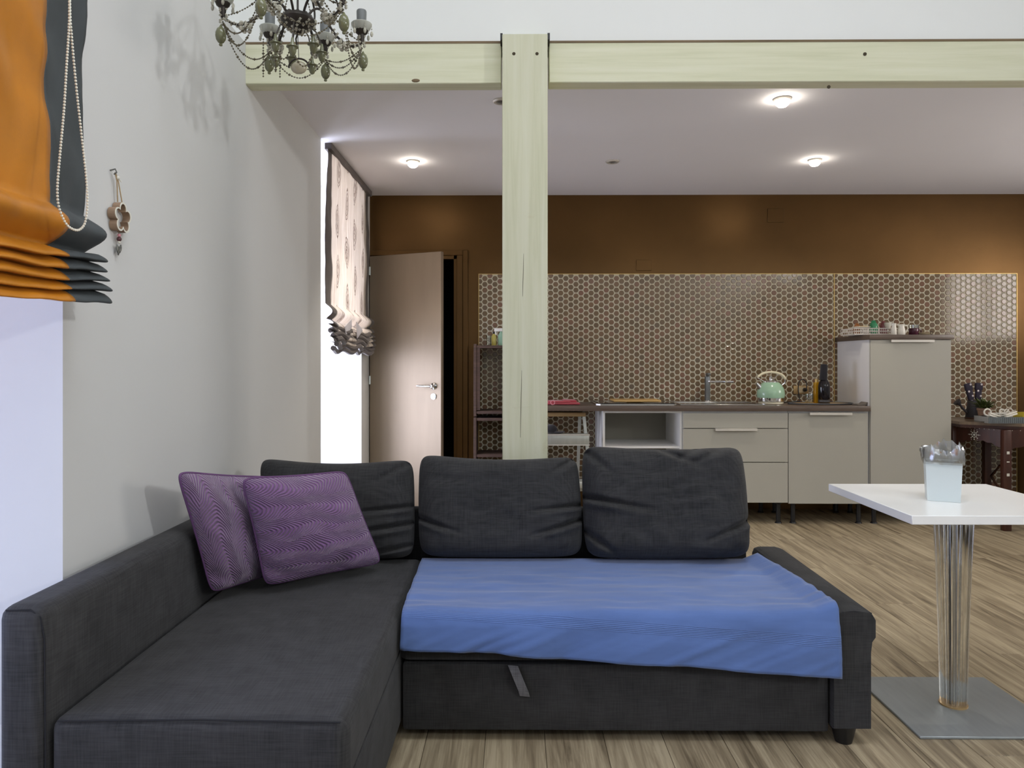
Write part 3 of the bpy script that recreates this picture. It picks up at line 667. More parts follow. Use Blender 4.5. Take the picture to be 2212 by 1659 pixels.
for q in resample(pth, .0075): bc.ball(q, .0033, 6)
part('bead_cord', bc, M['pearl'], b1, 'loop of white beads', kind='stuff')
# second blind, patterned voile
b2 = root('roman_blind', 'cream damask window blind with taupe borders beside the bronze door', 'blind', (-1.19, 5.4, 1.33))
X2 = -1.192
thicken(part('panel', blind_sheet(X2, 4.83, 5.96, S2, 2.60, 1.365, 11.0, 4, .14, 60, .02, .045, .010), M['damask'], b2, 'cream voile panel printed with brown motifs', smooth='all'), .002)
thicken(part('border', blind_sheet(X2, 4.70, 4.83, S2, 2.60, 1.355, 11.0, 4, .15, 10, .02, .045, .010), M['taupe'], b2, 'taupe side border', smooth='all'), .002)
thicken(part('border', blind_sheet(X2, 5.96, 6.07, S2, 2.60, 1.355, 11.0, 4, .15, 10, .02, .040, .010), M['taupe'], b2, 'taupe side border', smooth='all'), .002)
hem = MB()
for k, (z, o_) in enumerate(((1.43, .050), (1.402, .062), (1.375, .060), (1.350, .054), (1.328, .040))):
    pts = [Vector((X2+o_*(.7+.35*math.sin(y*9+k)), y, z+.022*math.sin((y-4.7)*PI*2/.66+k*.3)**2-.008*k)) for y in [4.73+.04*i for i in range(33)]]
    hem.tube(pts, .017, 7)
part('gathered_hem', hem, M['taupe'], b2, 'taupe hem gathered in soft loops')
lin_m = MB()
for (y, z, a) in ((5.02, 1.50, .5), (5.38, 1.49, -.4)):
    q = [Vector((X2+.062, y-.09, z-.07*a)), Vector((X2+.067, y+.09, z+.05*a)), Vector((X2+.060, y+.13, z-.03)), Vector((X2+.058, y-.04, z-.09))]
    lin_m.add(q+[p+Vector((.004, 0, 0)) for p in q], [(0, 1, 2, 3), (7, 6, 5, 4), (0, 4, 5, 1), (1, 5, 6, 2), (2, 6, 7, 3), (3, 7, 4, 0)])
parts('lining', lin_m, M['white_lining'], b2, 'white lining showing in the folds', smooth=False)
part('head_rail', MB().box(-1.208, -1.165, 4.72, 6.07, 2.590, 2.628), M['taupe'], b2, smooth=False)
# ================================================================== WALL ORNAMENT
fc = onX(263, 471, -1.188); orn = root('wall_ornament', 'wooden flower ornament with beads hanging on twine from a wall hook', 'ornament', (XL, fc.y, fc.z-.12))
def flower(r0, cx, cz, ins=0, n=100):
    out = []
    for k in range(n):
        a = 2*PI*k/n; dl = (a-PI/2+PI/5) % (2*PI/5)-PI/5; r_ = (.0285*math.cos(dl)+math.sqrt(max(0, .0187**2-(.0285*math.sin(dl))**2)))*r0/.047-ins; out.append((cx+r_*math.cos(a), cz+r_*math.sin(a)))
    return out
def ring_prism(po, pi_, x0, x1):
    n = len(po); mb = MB(); 
    for x in (x0, x1):
        for pl in (po, pi_): mb.v += [Vector((x, a, b)) for a, b in pl]
    for k in range(n):
        j = (k+1) % n; mb.f += [(k, j, n+j, n+k), (2*n+k, 3*n+k, 3*n+j, 2*n+j), (k, 2*n+k, 2*n+j, j), (n+k, n+j, 3*n+j, 3*n+k)]
    return mb
FO, FI = flower(.047, fc.y, fc.z), flower(.047, fc.y, fc.z, .0052)
part('flower', ring_prism(FO, FI, XL+.003, XL+.026), M['driftwood'], orn, 'hollow wooden flower outline')
part('flower_rim', ring_prism(FO, FI, XL+.026, XL+.0275), M['white_edge'], orn, 'white painted front edge')
hk = onX(252, 368, -1.19); kt = onX(257, 384, -1.188)
part('hook', MB().tube([Vector((XL, hk.y, hk.z)), Vector((XL+.016, hk.y, hk.z+.004)), Vector((XL+.02, hk.y, hk.z-.006)), Vector((XL+.012, hk.y, hk.z-.012))], .0022, 6), M['pewter'], orn)
tw = MB().tube([(XL+.015, hk.y, hk.z-.006), (XL+.016, kt.y, kt.z-.01), (XL+.014, fc.y-.008, fc.z+.047)], .0018, 5).tube([(XL+.015, hk.y+.003, hk.z-.006), (XL+.018, kt.y+.004, kt.z-.01), (XL+.018, fc.y+.010, fc.z+.047)], .0018, 5)
tw.tube([(XL+.012, fc.y+.002, fc.z-.046), (XL+.012, fc.y+.002, fc.z-.068)], .0015, 5); parts('twine', tw, M['twine'], orn)
parts('bow', MB().ball((XL+.018, kt.y+.002, kt.z), .006, 8).tube([(XL+.018, kt.y, kt.z), (XL+.022, kt.y+.014, kt.z-.010)], .0015, 5), M['white_edge'], orn)
part('bead', MB().ball((XL+.013, fc.y+.002, fc.z-.052), .0055, 10), M['pink'], orn); part('bead', MB().ball((XL+.013, fc.y+.002, fc.z-.0635), .0075, 10), M['maroon_bead'], orn); part('bead', MB().ball((XL+.013, fc.y+.002, fc.z-.073), .0045, 10), M['white_edge'], orn)
for dy, dz, ry in ((-.006, -.094, .25), (.010, -.092, -.3), (-.001, -.099, 0)):
    part('leaf_charm', MB().ball((0, 0, 0), .013, 10, (.25, .42, 1.15)).xf(Matrix.Translation((XL+.012, fc.y+dy, fc.z+dz)) @ Matrix.Rotation(ry, 4, 'X')), M['pewter'], orn)

# ================================================================== CHANDELIER
CC = Vector((-.72, 2.46, 0)); ZR = 2.40
ch = root('chandelier', 'dark metal chandelier hung with crystal beads, olive glass eggs and grey candle sleeves', 'chandelier', (CC.x, CC.y, 2.17))
part('hub', MB().lathe([(.0, 2.318), (.012, 2.322), (.03, 2.332), (.052, 2.350), (.056, 2.362), (.050, 2.374), (.030, 2.384), (.010, 2.392), (.0035, 2.40), (.0035, 2.70), (.0, 2.70)], (CC.x, CC.y, 0), 18), M['bronze'], ch)
part('hub_drop', MB().tube([(CC.x, CC.y, 2.32), (CC.x-.006, CC.y, 2.30), (CC.x-.002, CC.y, 2.275), (CC.x-.014, CC.y, 2.268)], .003, 6), M['bronze'], ch)
hc = MB()
for k in range(46):
    a = k*2.4; r_ = .016+.040*((k*7) % 12)/12; hc.octa((CC.x+r_*math.cos(a), CC.y+r_*math.sin(a), 2.324+.030*((r_-.016)/.04)**1.3), .0062)
part('hub_crystals', hc, M['crystal'], ch, kind='stuff', smooth=False)
part('chain', MB().tube([(CC.x, CC.y, 2.68), (CC.x, CC.y, ZU)], .006, 8).lathe([(.06, ZU-.04), (.06, ZU-.005)], (CC.x, CC.y, 0), 16), M['bronze'], ch)
def wrap_beads(mb, pts, r, step=.011, br=.0045):
    qs = resample([Vector(p) for p in pts], step)
    for i, q in enumerate(qs): a = i*2.1; mb.octa((q.x+r*math.cos(a), q.y+r*math.sin(a), q.z+r*.4*math.sin(a*1.3)), br)
angs = [39, 83, 131, 194, 261, 323]; tips = []
for k, ad in enumerate(angs):
    a = math.radians(ad); d = Vector((math.cos(a), math.sin(a), 0)); RR = .235+.008*math.sin(k*2.1)
    tip = CC+d*RR+Vector((0, 0, 2.352)); tips.append(tip)
    p0 = CC+d*.03+Vector((0, 0, 2.375)); kn_ = CC+d*.085+Vector((0, 0, 2.40)); low = CC+d*.165+Vector((0, 0, 2.318))
    path = bez(p0, p0+d*.02+Vector((0, 0, .05)), kn_+Vector((0, 0, .045)), kn_+d*.02+Vector((0, 0, -.01)), 8)+bez(kn_+d*.02+Vector((0, 0, -.01)), low-d*.03+Vector((0, 0, .02)), low+d*.03+Vector((0, 0, -.015)), tip+Vector((0, 0, -.0)), 12)[1:]
    arm = part('arm', MB().tube(path, .0042, 7), M['bronze'], ch)
    part('candle_cup', MB().lathe([(.010, .030), (.016, .034), (.030, .048), (.037, .064), (.036, .066), (.028, .052), (.014, .040)], tip, 14, cap=False), M['cup_glass'], arm)
    part('cup_base', MB().lathe([(.006, -.004), (.010, .010), (.012, .026), (.021, .034), (.024, .042), (.012, .044)], tip, 12), M['bronze'], arm)
    part('candle_sleeve', MB().lathe([(.0165, .042), (.0178, .108), (.016, .113), (.0, .113)], tip, 14), M['candle_grey'], arm)
    part('egg_drop', MB().lathe([(.002, -.030), (.006, -.038), (.012, -.043), (.0168, -.056), (.0172, -.066), (.0150, -.078), (.0095, -.087), (.004, -.0905), (.006, -.094), (.005, -.098), (.0, -.100)], tip+d*.006, 14), M['egg_glass'], arm)
    bm_ = MB(); wrap_beads(bm_, [tip+Vector((0, 0, .03)), tip+Vector((0, 0, -.03))], .010, .004, .006); wrap_beads(bm_, path[10:], .008, .006, .006)
    for q in range(6):
        b_ = q*PI/3+k; e_ = tip+Vector((.036*math.cos(b_), .036*math.sin(b_), .060))
        bm_.tube([e_, e_-Vector((0, 0, .02))], .0008, 4); bm_.octa(tuple(e_-Vector((0, 0, .014))), .003); bm_.ball(e_-Vector((0, 0, .031)), .0055, 6, (1, 1, 1.9))
    part('bead_wrap', bm_, M['crystal'], arm, kind='stuff', smooth=False)
    fl_ = MB()
    for (c_, s_) in ((kn_+d*.02, .018), (low+Vector((0, 0, .004)), .018)):
        for q in range(12): b_ = q*2*PI/6; fl_.ball(c_+Vector((s_*.9*math.cos(b_), s_*.9*math.sin(b_), s_*(.35 if q < 6 else -.25)+s_*.3*math.sin(q*2.3))), .0075, 6, (1.1, 1, 1.1))
    parts('crystal_flower', fl_, M['crystal'], arm, smooth=False)
    # scroll above the arm, up towards the stem
    up = CC+d*.13+Vector((0, 0, 2.50)); part('scroll', MB().tube(bez(kn_+d*.03, kn_+d*.10+Vector((0, 0, .05)), up, CC+d*.012+Vector((0, 0, 2.58)), 14), .0035, 6), M['bronze'], ch)
def swag(a, b, drop, n=12): return [Vector(a).lerp(Vector(b), i/n)-Vector((0, 0, drop*(1-(2*i/n-1)**2))) for i in range(n+1)]
sw = MB()
def bead_line(mb, pts, step=.0095):
    mb.tube(pts, .0008, 4)
    for i, q in enumerate(resample(pts, step)): mb.octa(tuple(q), .0056 if i % 6 == 5 else .0036)
for k in range(6):
    a, b = tips[k]+Vector((0, 0, -.02)), tips[(k+1) % 6]+Vector((0, 0, -.02)); L = (a-b).length
    for dr in ((.055, .085) if k != 0 else (.03, .055, .085)):
        s_ = MB(); bead_line(s_, swag(a, b, dr*L/.2)); part('bead_swag', s_, M['bead'], ch, smooth=False, kind='stuff')
    s_ = MB(); bead_line(s_, swag(tips[k]+Vector((0, 0, .0)), CC+Vector((0, 0, 2.60)), .05)); part('bead_swag', s_, M['bead'], ch, smooth=False, kind='stuff')
for k in range(7):
    a = 2*PI*k/7+.3; d = Vector((math.cos(a), math.sin(a), 0)); r_ = .078; z = 2.262-.022*(k % 2)
    c_ = CC+d*r_
    pd = part('pendant', MB().lathe([(.0, -.030), (.007, -.026), (.012, -.014), (.013, -.002), (.020, .0), (.019, .003), (.010, .005), (.006, .014), (.004, .030), (.0, .034)], c_+Vector((0, 0, z)), 12), M['egg_glass'], ch)
    part('pendant_wire', MB().tube([c_+Vector((0, 0, z+.03)), CC+d*.06+Vector((0, 0, 2.33)), CC+d*.04+Vector((0, 0, 2.345))], .0022, 5), M['bronze'], pd)
    if k in (3, 4, 5): s_ = MB(); bead_line(s_, swag(c_+Vector((0, 0, z)), CC+Vector((math.cos(a+.9)*r_, math.sin(a+.9)*r_, z)), .055)); part('bead_swag', s_, M['bead'], ch, smooth=False, kind='stuff')
part('centre_pendant', MB().ball(CC+Vector((.004, .0, 2.205)), .027, 16, (1, .45, .8)), M['pale_pendant'], ch, 'pale flattened glass pendant')
parts('pendant_hoop', MB().tube([CC+Vector((.004+.034*math.cos(t*PI/12), 0, 2.205+.030*math.sin(t*PI/12))) for t in range(13)], .003, 6).tube([CC+Vector((.004, 0, 2.235)), CC+Vector((0, 0, 2.32))], .0012, 5), M['bronze'], ch)
for (dx, dy, z0, z1) in ((-.115, .0, 2.30, 2.175), (-.075, .05, 2.28, 2.19)):
    s_ = MB(); bead_line(s_, [CC+Vector((dx, dy, z0)), CC+Vector((dx, dy, (z0+z1)/2)), CC+Vector((dx, dy, z1))]); part('bead_strand', s_, M['bead'], ch, smooth=False, kind='stuff')

# ================================================================== DOWNLIGHTS
def downlight(px, py, lit, label):
    d = ray(px, py); p = d*((ZC-CAM_H)/d.z); x, y = p.x, p.y
    r_ = root('downlight', label, 'ceiling light', (x, y, ZC-.012), 'recessed ceiling downlights')
    part('trim_ring', MB().lathe([(.030, ZC), (.030, ZC-.010), (.040, ZC-.012), (.047, ZC-.006), (.047, ZC)], (x, y, 0), 24, cap=False), M['alu'], r_)
    part('bulb', MB().lathe([(.036, ZC-.001), (.038, ZC-.014), (.034, ZC-.030), (.022, ZC-.042), (0, ZC-.047)] if lit else [(.03, ZC-.001), (.026, ZC-.004), (0, ZC-.005)], (x, y, 0), 20), M['lamp'] if lit else M['lamp_off'], r_)
    if lit:
        l = bpy.data.lights.new('downlight_beam', 'SPOT'); l.energy = SPOT_POWER; l.color = (1, .90, .76); l.spot_size = math.radians(92); l.spot_blend = .6; l.shadow_soft_size = .035
        o = bpy.data.objects.new('downlight_beam', l); COL.objects.link(o); o.location = (x, y, ZC-.06)
downlight(892, 348, True, 'lit ceiling downlight above the bronze door')
downlight(1690, 213, True, 'lit ceiling downlight close to the beam')
downlight(1760, 345, True, 'lit ceiling downlight above the tall cabinet')
downlight(1323, 348, False, 'unlit ceiling downlight in line above the hob')
downlight(1083, 217, False, 'unlit ceiling downlight at the cream post')

# ================================================================== KITCHEN
KF, WT = 5.62, .898
def carcass(name, x0, x1, label, cat='cabinet', z0=.165, z1=WT-.038, shelf=None, openf=False):
    r_ = root(name, label, cat, ((x0+x1)/2, 5.9, 0)); t = .016
    part('side_panel', MB().box(x0, x0+t, KF+.02, YB-.02, z0, z1), M['cabinet_white'], r_, smooth=False); part('side_panel', MB().box(x1-t, x1, KF+.02, YB-.02, z0, z1), M['cabinet_white'], r_, smooth=False)
    part('bottom_panel', MB().box(x0+t, x1-t, KF+.02, YB-.02, z0, z0+t), M['cabinet_white'], r_, smooth=False); part('back_panel', MB().box(x0+t, x1-t, YB-.05, YB-.02, z0+t, z1), M['inner_panel'], r_, smooth=False)
    part('top_panel', MB().box(x0+t, x1-t, KF+.02, YB-.05, z1-t, z1), M['cabinet_white'], r_, smooth=False)
    for x in (x0+.06, x1-.05):
        for y in (KF+.07, YB-.12): part('leg', MB().lathe([(.026, 0), (.024, .006), (.017, .012), (.017, z0-.02), (.028, z0-.012), (.028, z0)], (x, y, 0), 12), M['black_plastic'], r_)
    return r_
def bar_handle(x0, x1, z, parent):
    h = MB().box(x0, x1, KF-.026, KF-.018, z-.014, z+.005, .001, 1).box(x0, x1, KF-.024, KF+.0, z+.002, z+.005, .001, 1); return part('handle', h, M['alu'], parent)
X0, X1, X2k, X3, X4, X5 = gx(1303, KF), gx(1475, KF), gx(1703, KF), gx(1878, KF), gx(1880, KF), gx(2055, KF)
ov = carcass('oven_cabinet', X0, X1-.002, 'white open fronted kitchen cabinet between step ladder and drawers')
part('shelf', MB().box(X0+.016, X1-.018, KF+.03, YB-.05, gz(962, 5.7)-.016, gz(962, 5.7)), M['cabinet_white'], ov, smooth=False)
dw = carcass('drawer_cabinet', X1, X2k-.002, 'pale grey kitchen cabinet with three drawer fronts under the sink')
for k, (ya, yb_) in enumerate(((892, 924.5), (926, 997.5), (999, 1085))):
    f_ = part('drawer', MB().box(X1+.002, X2k-.003, KF, KF+.018, gz(yb_, KF), gz(ya, KF), .0015, 1), M['cabinet'], dw)
    if k == 1: bar_handle(gx(1544, KF), gx(1634, KF), gz(926, KF), f_)
dc = carcass('door_cabinet', X2k, X3, 'pale grey kitchen cabinet with a single door, under the dark bottle')
f_ = part('door', MB().box(X2k+.002, X3-.012, KF, KF+.018, gz(1087, KF), gz(892, KF), .0015, 1), M['cabinet'], dc); bar_handle(gx(1747, KF), gx(1838, KF), gz(892, KF), f_)
ZF = gz(734, KF)
tall = carcass('fridge_cabinet', X4, X5, 'tall pale grey cabinet with one long door and brown top', z1=ZF)
f_ = part('door', MB().box(X4+.002, X5-.002, KF-.002, KF+.018, gz(1087, KF), ZF-.002, .0015, 1), M['cabinet'], tall); bar_handle(gx(1922, KF), gx(2015, KF), ZF-.006, f_)
ZW = ZF+.038
part('top_board', MB().box(gx(1803, 6.19)+.01, X5+.012, KF-.015, YB-.014, ZF, ZW, .003, 2), M['worktop'], tall, 'brown top board')
worktop = solo('worktop', MB().box(.125, X4-.004, KF-.02, YB-.014, WT-.038, WT, .003, 2), M['worktop'], 'long dark brown kitchen worktop in front of the tiles', 'worktop')
# hob, board, sink, tap
hx0, hx1 = gx(1288, 5.68), gx(1464, 5.68)
hob = root('hob', 'steel framed black glass hob set on the worktop', 'hob', ((hx0+hx1)/2, 5.9, WT))
pl = [(hx0+.03, 5.665), (hx1-.03, 5.665), (hx1, 5.70), (hx1, 6.12), (hx1-.03, 6.15), (hx0+.03, 6.15), (hx0, 6.12), (hx0, 5.70)]
part('frame', MB().prism(pl, 'z', WT, WT+.012), M['steel'], hob, smooth=False); part('glass_plate', MB().box(hx0+.02, hx1-.02, 5.69, 6.13, WT+.012, WT+.018, .002, 1), M['black_glass'], hob)
for (u, v) in ((.28, .3), (.72, .3), (.28, .72), (.72, .72)): part('cooking_zone', MB().lathe([(.075, 0), (.078, .001), (.081, .0)], (lerp(hx0, hx1, u), lerp(5.69, 6.13, v), WT+.0185), 24, cap=False), M['alu'], hob)
solo('chopping_board', MB().box(gx(1322, 5.9), gx(1422, 5.9), 5.78, 6.05, WT+.021, WT+.036, .004, 2), M['board_wood'], 'thin pale wooden chopping board lying on the hob', 'board')
sx0, sx1 = gx(1470, 5.70), gx(1650, 5.75)
sk = root('sink', 'steel inset sink with raised rim beside the hob', 'sink', ((sx0+sx1)/2, 5.9, WT))
rim = MB(); rim.box(sx0, sx1, 5.70, 5.735, WT, WT+.008, .002, 1).box(sx0, sx1, 6.06, 6.16, WT, WT+.010, .002, 1).box(sx0, sx0+.03, 5.735, 6.06, WT, WT+.008).box(sx1-.04, sx1, 5.735, 6.06, WT, WT+.008).box(lerp(sx0, sx1, .56), lerp(sx0, sx1, .6), 5.735, 6.06, WT, WT+.008)
parts('rim', rim, M['steel'], sk); part('basin', MB().box(sx0+.03, lerp(sx0, sx1, .56), 5.735, 6.06, WT+.0004, WT+.0015), M['steel'], sk)
dr = MB()
for k in range(7): dr.box(lerp(sx0, sx1, .62+.045*k), lerp(sx0, sx1, .635+.045*k), 5.75, 6.04, WT+.0002, WT+.005, .001, 1)
parts('drainer', dr, M['steel'], sk)
tp = onY(1527, 868, 6.02); tap = root('tap', 'square steel mixer tap behind the sink', 'tap', (tp.x, 6.10, WT+.01))
ty = 6.10; tx = gx(1528, ty); zt = gz(812, ty); part('column', MB().box(tx-.019, tx+.019, ty-.019, ty+.019, WT+.0105, zt, .003, 2), M['tap_metal'], tap)
part('lever', MB().box(tx-.012, tx+.012, ty-.06, ty+.015, zt+.004, zt+.024, .003, 2).box(tx-.010, tx+.010, ty-.01, ty+.01, zt, zt+.006), M['tap_metal'], tap)
part('spout', MB().box(0, .20, -.016, .016, -.008, .008, .003, 2).xf(Matrix.Translation((tx+.01, ty-.01, gz(824, ty))) @ Matrix.Rotation(-.5, 4, 'Z')), M['chrome'], tap); part('foot', MB().lathe([(.032, 0), (.03, .006), (.024, .010)], (tx, ty, WT+.010), 20), M['chrome'], tap)
# kettle
kx, ky = gx(1665, 5.93), 5.93; k0 = Vector((kx, ky, WT))
kt_ = root('kettle', 'mint green kettle with ivory handle on its base', 'kettle', k0)
part('power_base', MB().lathe([(.092, 0), (.098, .004), (.096, .016), (.088, .018)], k0, 32), M['ivory'], kt_); part('chrome_band', MB().lathe([(.100, .019), (.104, .022), (.105, .048), (.103, .050)], k0, 32), M['chrome'], kt_)
part('body', MB().lathe([(.104, .050), (.107, .075), (.105, .100), (.098, .125), (.085, .148), (.068, .166), (.060, .172), (.0, .172)], k0, 36), M['mint'], kt_)
part('lid', MB().lathe([(.056, .172), (.054, .178), (.035, .188), (.014, .192), (.012, .204), (.016, .212), (.010, .220), (0, .221)], k0, 24), M['chrome'], kt_)
part('spout', MB().tube([k0+Vector((-.085, -.01, .128)), k0+Vector((-.108, -.012, .155)), k0+Vector((-.118, -.013, .165))], [.022, .015, .012], 12), M['chrome'], kt_)
part('handle', MB().tube([k0+Vector((.003+.112*math.cos(t), 0, .192+.060*math.sin(t)+.0)) for t in [math.radians(x) for x in range(2, 168, 8)]], [.007]+[.0095]*19+[.007], 10), M['ivory'], kt_)
parts('handle_bracket', MB().tube([k0+Vector((.085, 0, .145)), k0+Vector((.112, 0, .168)), k0+Vector((.115, 0, .20))], .007, 8).tube([k0+Vector((.02, 0, .19)), k0+Vector((.045, 0, .22)), k0+Vector((.075, 0, .236))], .004, 8).tube([k0+Vector((-.05, 0, .176)), k0+Vector((-.085, 0, .195)), k0+Vector((-.106, 0, .207))], .0045, 8), M['chrome'], kt_)
so = root('wall_socket', 'brass double wall socket on the tiles beside the kettle', 'socket', (gx(1728, YB-.01), YB-.012, gz(851, YB)))
part('plate', MB().box(gx(1713, YB), gx(1745, YB), YB-.020, YB-.008, gz(851, YB), gz(833, YB), .003, 2), M['gold_plate'], so); part('insert', MB().box(gx(1722, YB), gx(1736, YB), YB-.023, YB-.019, gz(848, YB), gz(836, YB), .002, 1), M['beige'], so)
pg = onY(1738, 842, YB-.03); plug = root('power_plug', 'black plug with cable in the brass socket', 'plug', pg); part('plug_body', MB().lathe([(.014, 0), (.017, .01), (.013, .035), (.006, .045)], (pg.x, YB-.0235, pg.z), 14, Matrix.Rotation(PI/2, 3, 'X')), M['black_plastic'], plug)
cb = [Vector((pg.x, YB-.065, pg.z)), Vector((pg.x+.005, YB-.06, pg.z+.055)), Vector((pg.x-.02, YB-.06, pg.z+.085)), Vector((pg.x-.055, YB-.06, pg.z+.07)), Vector((pg.x-.068, YB-.07, pg.z+.0)), Vector((pg.x-.060, YB-.08, WT+.020)), Vector((pg.x-.09, YB-.12, WT+.010)), Vector((kx+.125, ky+.06, WT+.010))]
part('cable', MB().tube(resample(cb, .012), .004, 7), M['black_plastic'], plug)
# tray group
by = 5.86
tr = root('serving_tray', 'long oval wooden tray with dark rim under the bottles', 'tray', (gx(1770, by), by, WT)); tc_ = Vector((gx(1772, by), by, 0)); rx, ry = (gx(1840, by)-gx(1704, by))/2, .13
part('tray_base', MB().lathe([(1, WT), (1, WT+.008)], (tc_.x, tc_.y, 0), 40, Matrix.Diagonal((rx*.97, ry*.97, 1))), M['board_wood'], tr)
part('tray_rim', MB().tube([Vector((tc_.x+rx*math.cos(t*PI/24), tc_.y+ry*math.sin(t*PI/24), WT+.008)) for t in range(48)], .0065, 6, True), M['slate'], tr)
TZt = WT+.008
b0 = Vector((gx(1780, by-.03), by-.03, TZt)); bt = root('bottle', 'tall dark glass bottle with a black sleeve around its neck', 'bottle', b0)
part('bottle_body', MB().lathe([(.0, 0), (.040, 0), (.044, .006), (.044, .135), (.040, .160), (.026, .185), (.018, .20)], b0, 28), M['dark_bottle'], bt); part('neck_sleeve', MB().lathe([(.030, 0), (.028, .06), (.027, .11), (.022, .122), (0, .124)], (0, 0, 0), 20).xf(Matrix.Translation(b0+Vector((-.006, 0, .185))) @ Matrix.Rotation(.06, 4, 'Y')), M['black_cloth'], bt)
part('base_label', MB().lathe([(.0446, .012), (.0446, .030)], b0, 28, cap=False), M['slate'], bt)
o0 = Vector((gx(1764, by+.03), by+.03, TZt)); ob_ = root('oil_bottle', 'yellow oil bottle half hidden behind the dark bottle', 'bottle', o0); part('bottle_body', MB().box(o0.x-.021, o0.x+.021, o0.y-.021, o0.y+.021, TZt, TZt+.165, .006, 3), M['oil'], ob_); part('cap', MB().lathe([(.014, .165), (.014, .19), (0, .19)], o0, 16), M['gold'], ob_)
g0 = Vector((gx(1748, by-.02), by-.02, TZt)); gl_ = root('glass_jar', 'small clear glass of shiny silver things beside the dark bottle', 'jar', g0); part('jar_wall', MB().lathe([(.0, 0.001), (.026, .001), (.030, .01), (.031, .075), (.029, .075), (.028, .012), (.0, .006)], g0, 24, cap=False), M['clear_glass'], gl_)
sv = MB()
for k in range(7): sv.ball(g0+Vector((.016*math.cos(k*2.2), .016*math.sin(k*2.2), .022+.0062*k)), .011, 8, (1, 1, .8))
parts('silver_foil_balls', sv, M['chrome'], gl_)
mx0, mx1 = gx(1846, 5.72), gx(1866, 5.72)
mt = [(mx0, WT), (mx1-.02, WT), (mx1, WT+.012), (mx1+.004, WT+.028), (mx1-.004, WT+.026), (mx1-.022, WT+.012), (mx0, WT+.010)]
solo('folded_mat', MB().prism(mt, 'y', 5.66, 5.76), M['grey_mat'], 'flat grey mat with turned up edge beside the tall cabinet', 'mat', smooth=False)
# red cloth at worktop end
rc = MB(); cx0, cx1 = gx(1178, 5.85), gx(1250, 5.85)
rc.box(cx0, cx1, 5.72, 6.02, WT+.001, WT+.014, .005, 2).box(cx0+.02, cx1-.07, 5.74, 6.0, WT+.014, WT+.026, .005, 2).box(cx0+.14, cx1-.02, 5.80, 6.01, WT+.013, WT+.032, .005, 2)
for v in rc.v: v.z += .004*nz(v.x*20, v.y*20)+.002
rcr = root('folded_cloth', 'folded pinkish red cloth at the worktop end by the post', 'cloth', ((cx0+cx1)/2, 5.87, WT)); part('cloth_body', rc, M['red_cloth'], rcr)
part('cord_loop', MB().tube([Vector((gx(1194, 5.70)+.016*math.cos(t*PI/8), 5.70, WT+.020+.016*math.sin(t*PI/8))) for t in range(16)], .003, 6, True), M['pink'], rcr)
# step ladder under the worktop end
ld = root('step_ladder', 'small aluminium step ladder folded open under the worktop end', 'ladder', (.36, 5.75, 0)); lx1 = gx(1268, 5.6); lx0 = lx1-.43; tzt = gz(890, 5.74)
def rail(a, b, wd=.016): d = (Vector(b)-Vector(a)); return MB().tube([a, b], wd, 4)
for s_, x in ((-1, lx0), (1, lx1)):
    part('front_rail', rail((x+s_*.045, 5.42, 0), (x-s_*.015, 5.72, tzt)), M['ladder'], ld); part('rear_rail', rail((x-s_*.045, 6.02, 0), (x-s_*.035, 5.80, tzt)), M['ladder'], ld)
part('top_step', MB().box(lx0+.0, lx1-.0, 5.69, 5.85, tzt-.032, tzt, .006, 2), M['ladder_wood'], ld, 'wooden top step'); zt2 = gz(938, 5.58)
part('step', MB().box(lx0-.01, lx1+.01, 5.52, 5.68, zt2-.07, zt2, .006, 2), M['ladder'], ld, 'ribbed aluminium step'); parts('step_edge', MB().box(lx0-.012, lx1+.012, 5.514, 5.524, zt2-.078, zt2-.070).box(lx0-.012, lx1+.012, 5.514, 5.524, zt2-.002, zt2+.006), M['alu'], ld)
part('step', MB().box(lx0-.03, lx1+.03, 5.45, 5.60, .30, .35, .006, 2), M['ladder'], ld)
bn = MB().ball((gx(1190, 5.60), 5.61, zt2+.036), .055, 14, (.9, .7, .62)); bn.ball((gx(1206, 5.60), 5.60, zt2+.012), .035, 10, (1.5, .8, .35))
for v in bn.v: v.z = max(zt2+.0075, v.z+.016*nz(v.x*22, v.y*22, v.z*22))
solo('cloth_bundle', bn, M['black_cloth'], 'black crumpled bundle lying on the ladder step', 'bundle')
# crate shelf
cs = root('crate_shelf', 'dark reddish wooden crate shelf between the door and the post', 'shelf', (-.11, 6.0, 0)); cx0, cx1 = gx(1023, 5.87), .085; cy0, cy1 = 5.87, 6.18
for za, zb in ((.02, .79), (.80, gz(743, cy0))):
    part('side_board', MB().box(cx0, cx0+.022, cy0, cy1, za, zb, .002, 1), M['crate_wood'], cs); part('side_board', MB().box(cx1-.022, cx1, cy0, cy1, za, zb, .002, 1), M['crate_wood'], cs)
for z in (gz(743, cy0)-.022, .83, .775, gz(985, cy0), .03): part('shelf_board', MB().box(cx0+.022, cx1-.022, cy0+.004, cy1, z-.011, z+.011, .002, 1), M['crate_wood'], cs)
zsf = gz(743, cy0)-.011; part('corner_block', MB().box(cx0+.022, cx0+.05, cy0+.006, cy0+.03, .85, zsf-.02), M['crate_wood'], cs)
q = Vector((gx(1067, 6.0), 6.0, zsf)); yb1 = root('small_bottle', 'small bottle of yellow liquid on the crate shelf', 'bottle', q); part('bottle_body', MB().lathe([(0, 0), (.019, 0), (.021, .004), (.021, .075), (.012, .092), (.008, .096)], q, 18), M['yellow_liquid'], yb1); part('cap', MB().lathe([(.009, .096), (.009, .112), (0, .113)], q, 12), M['black_plastic'], yb1)
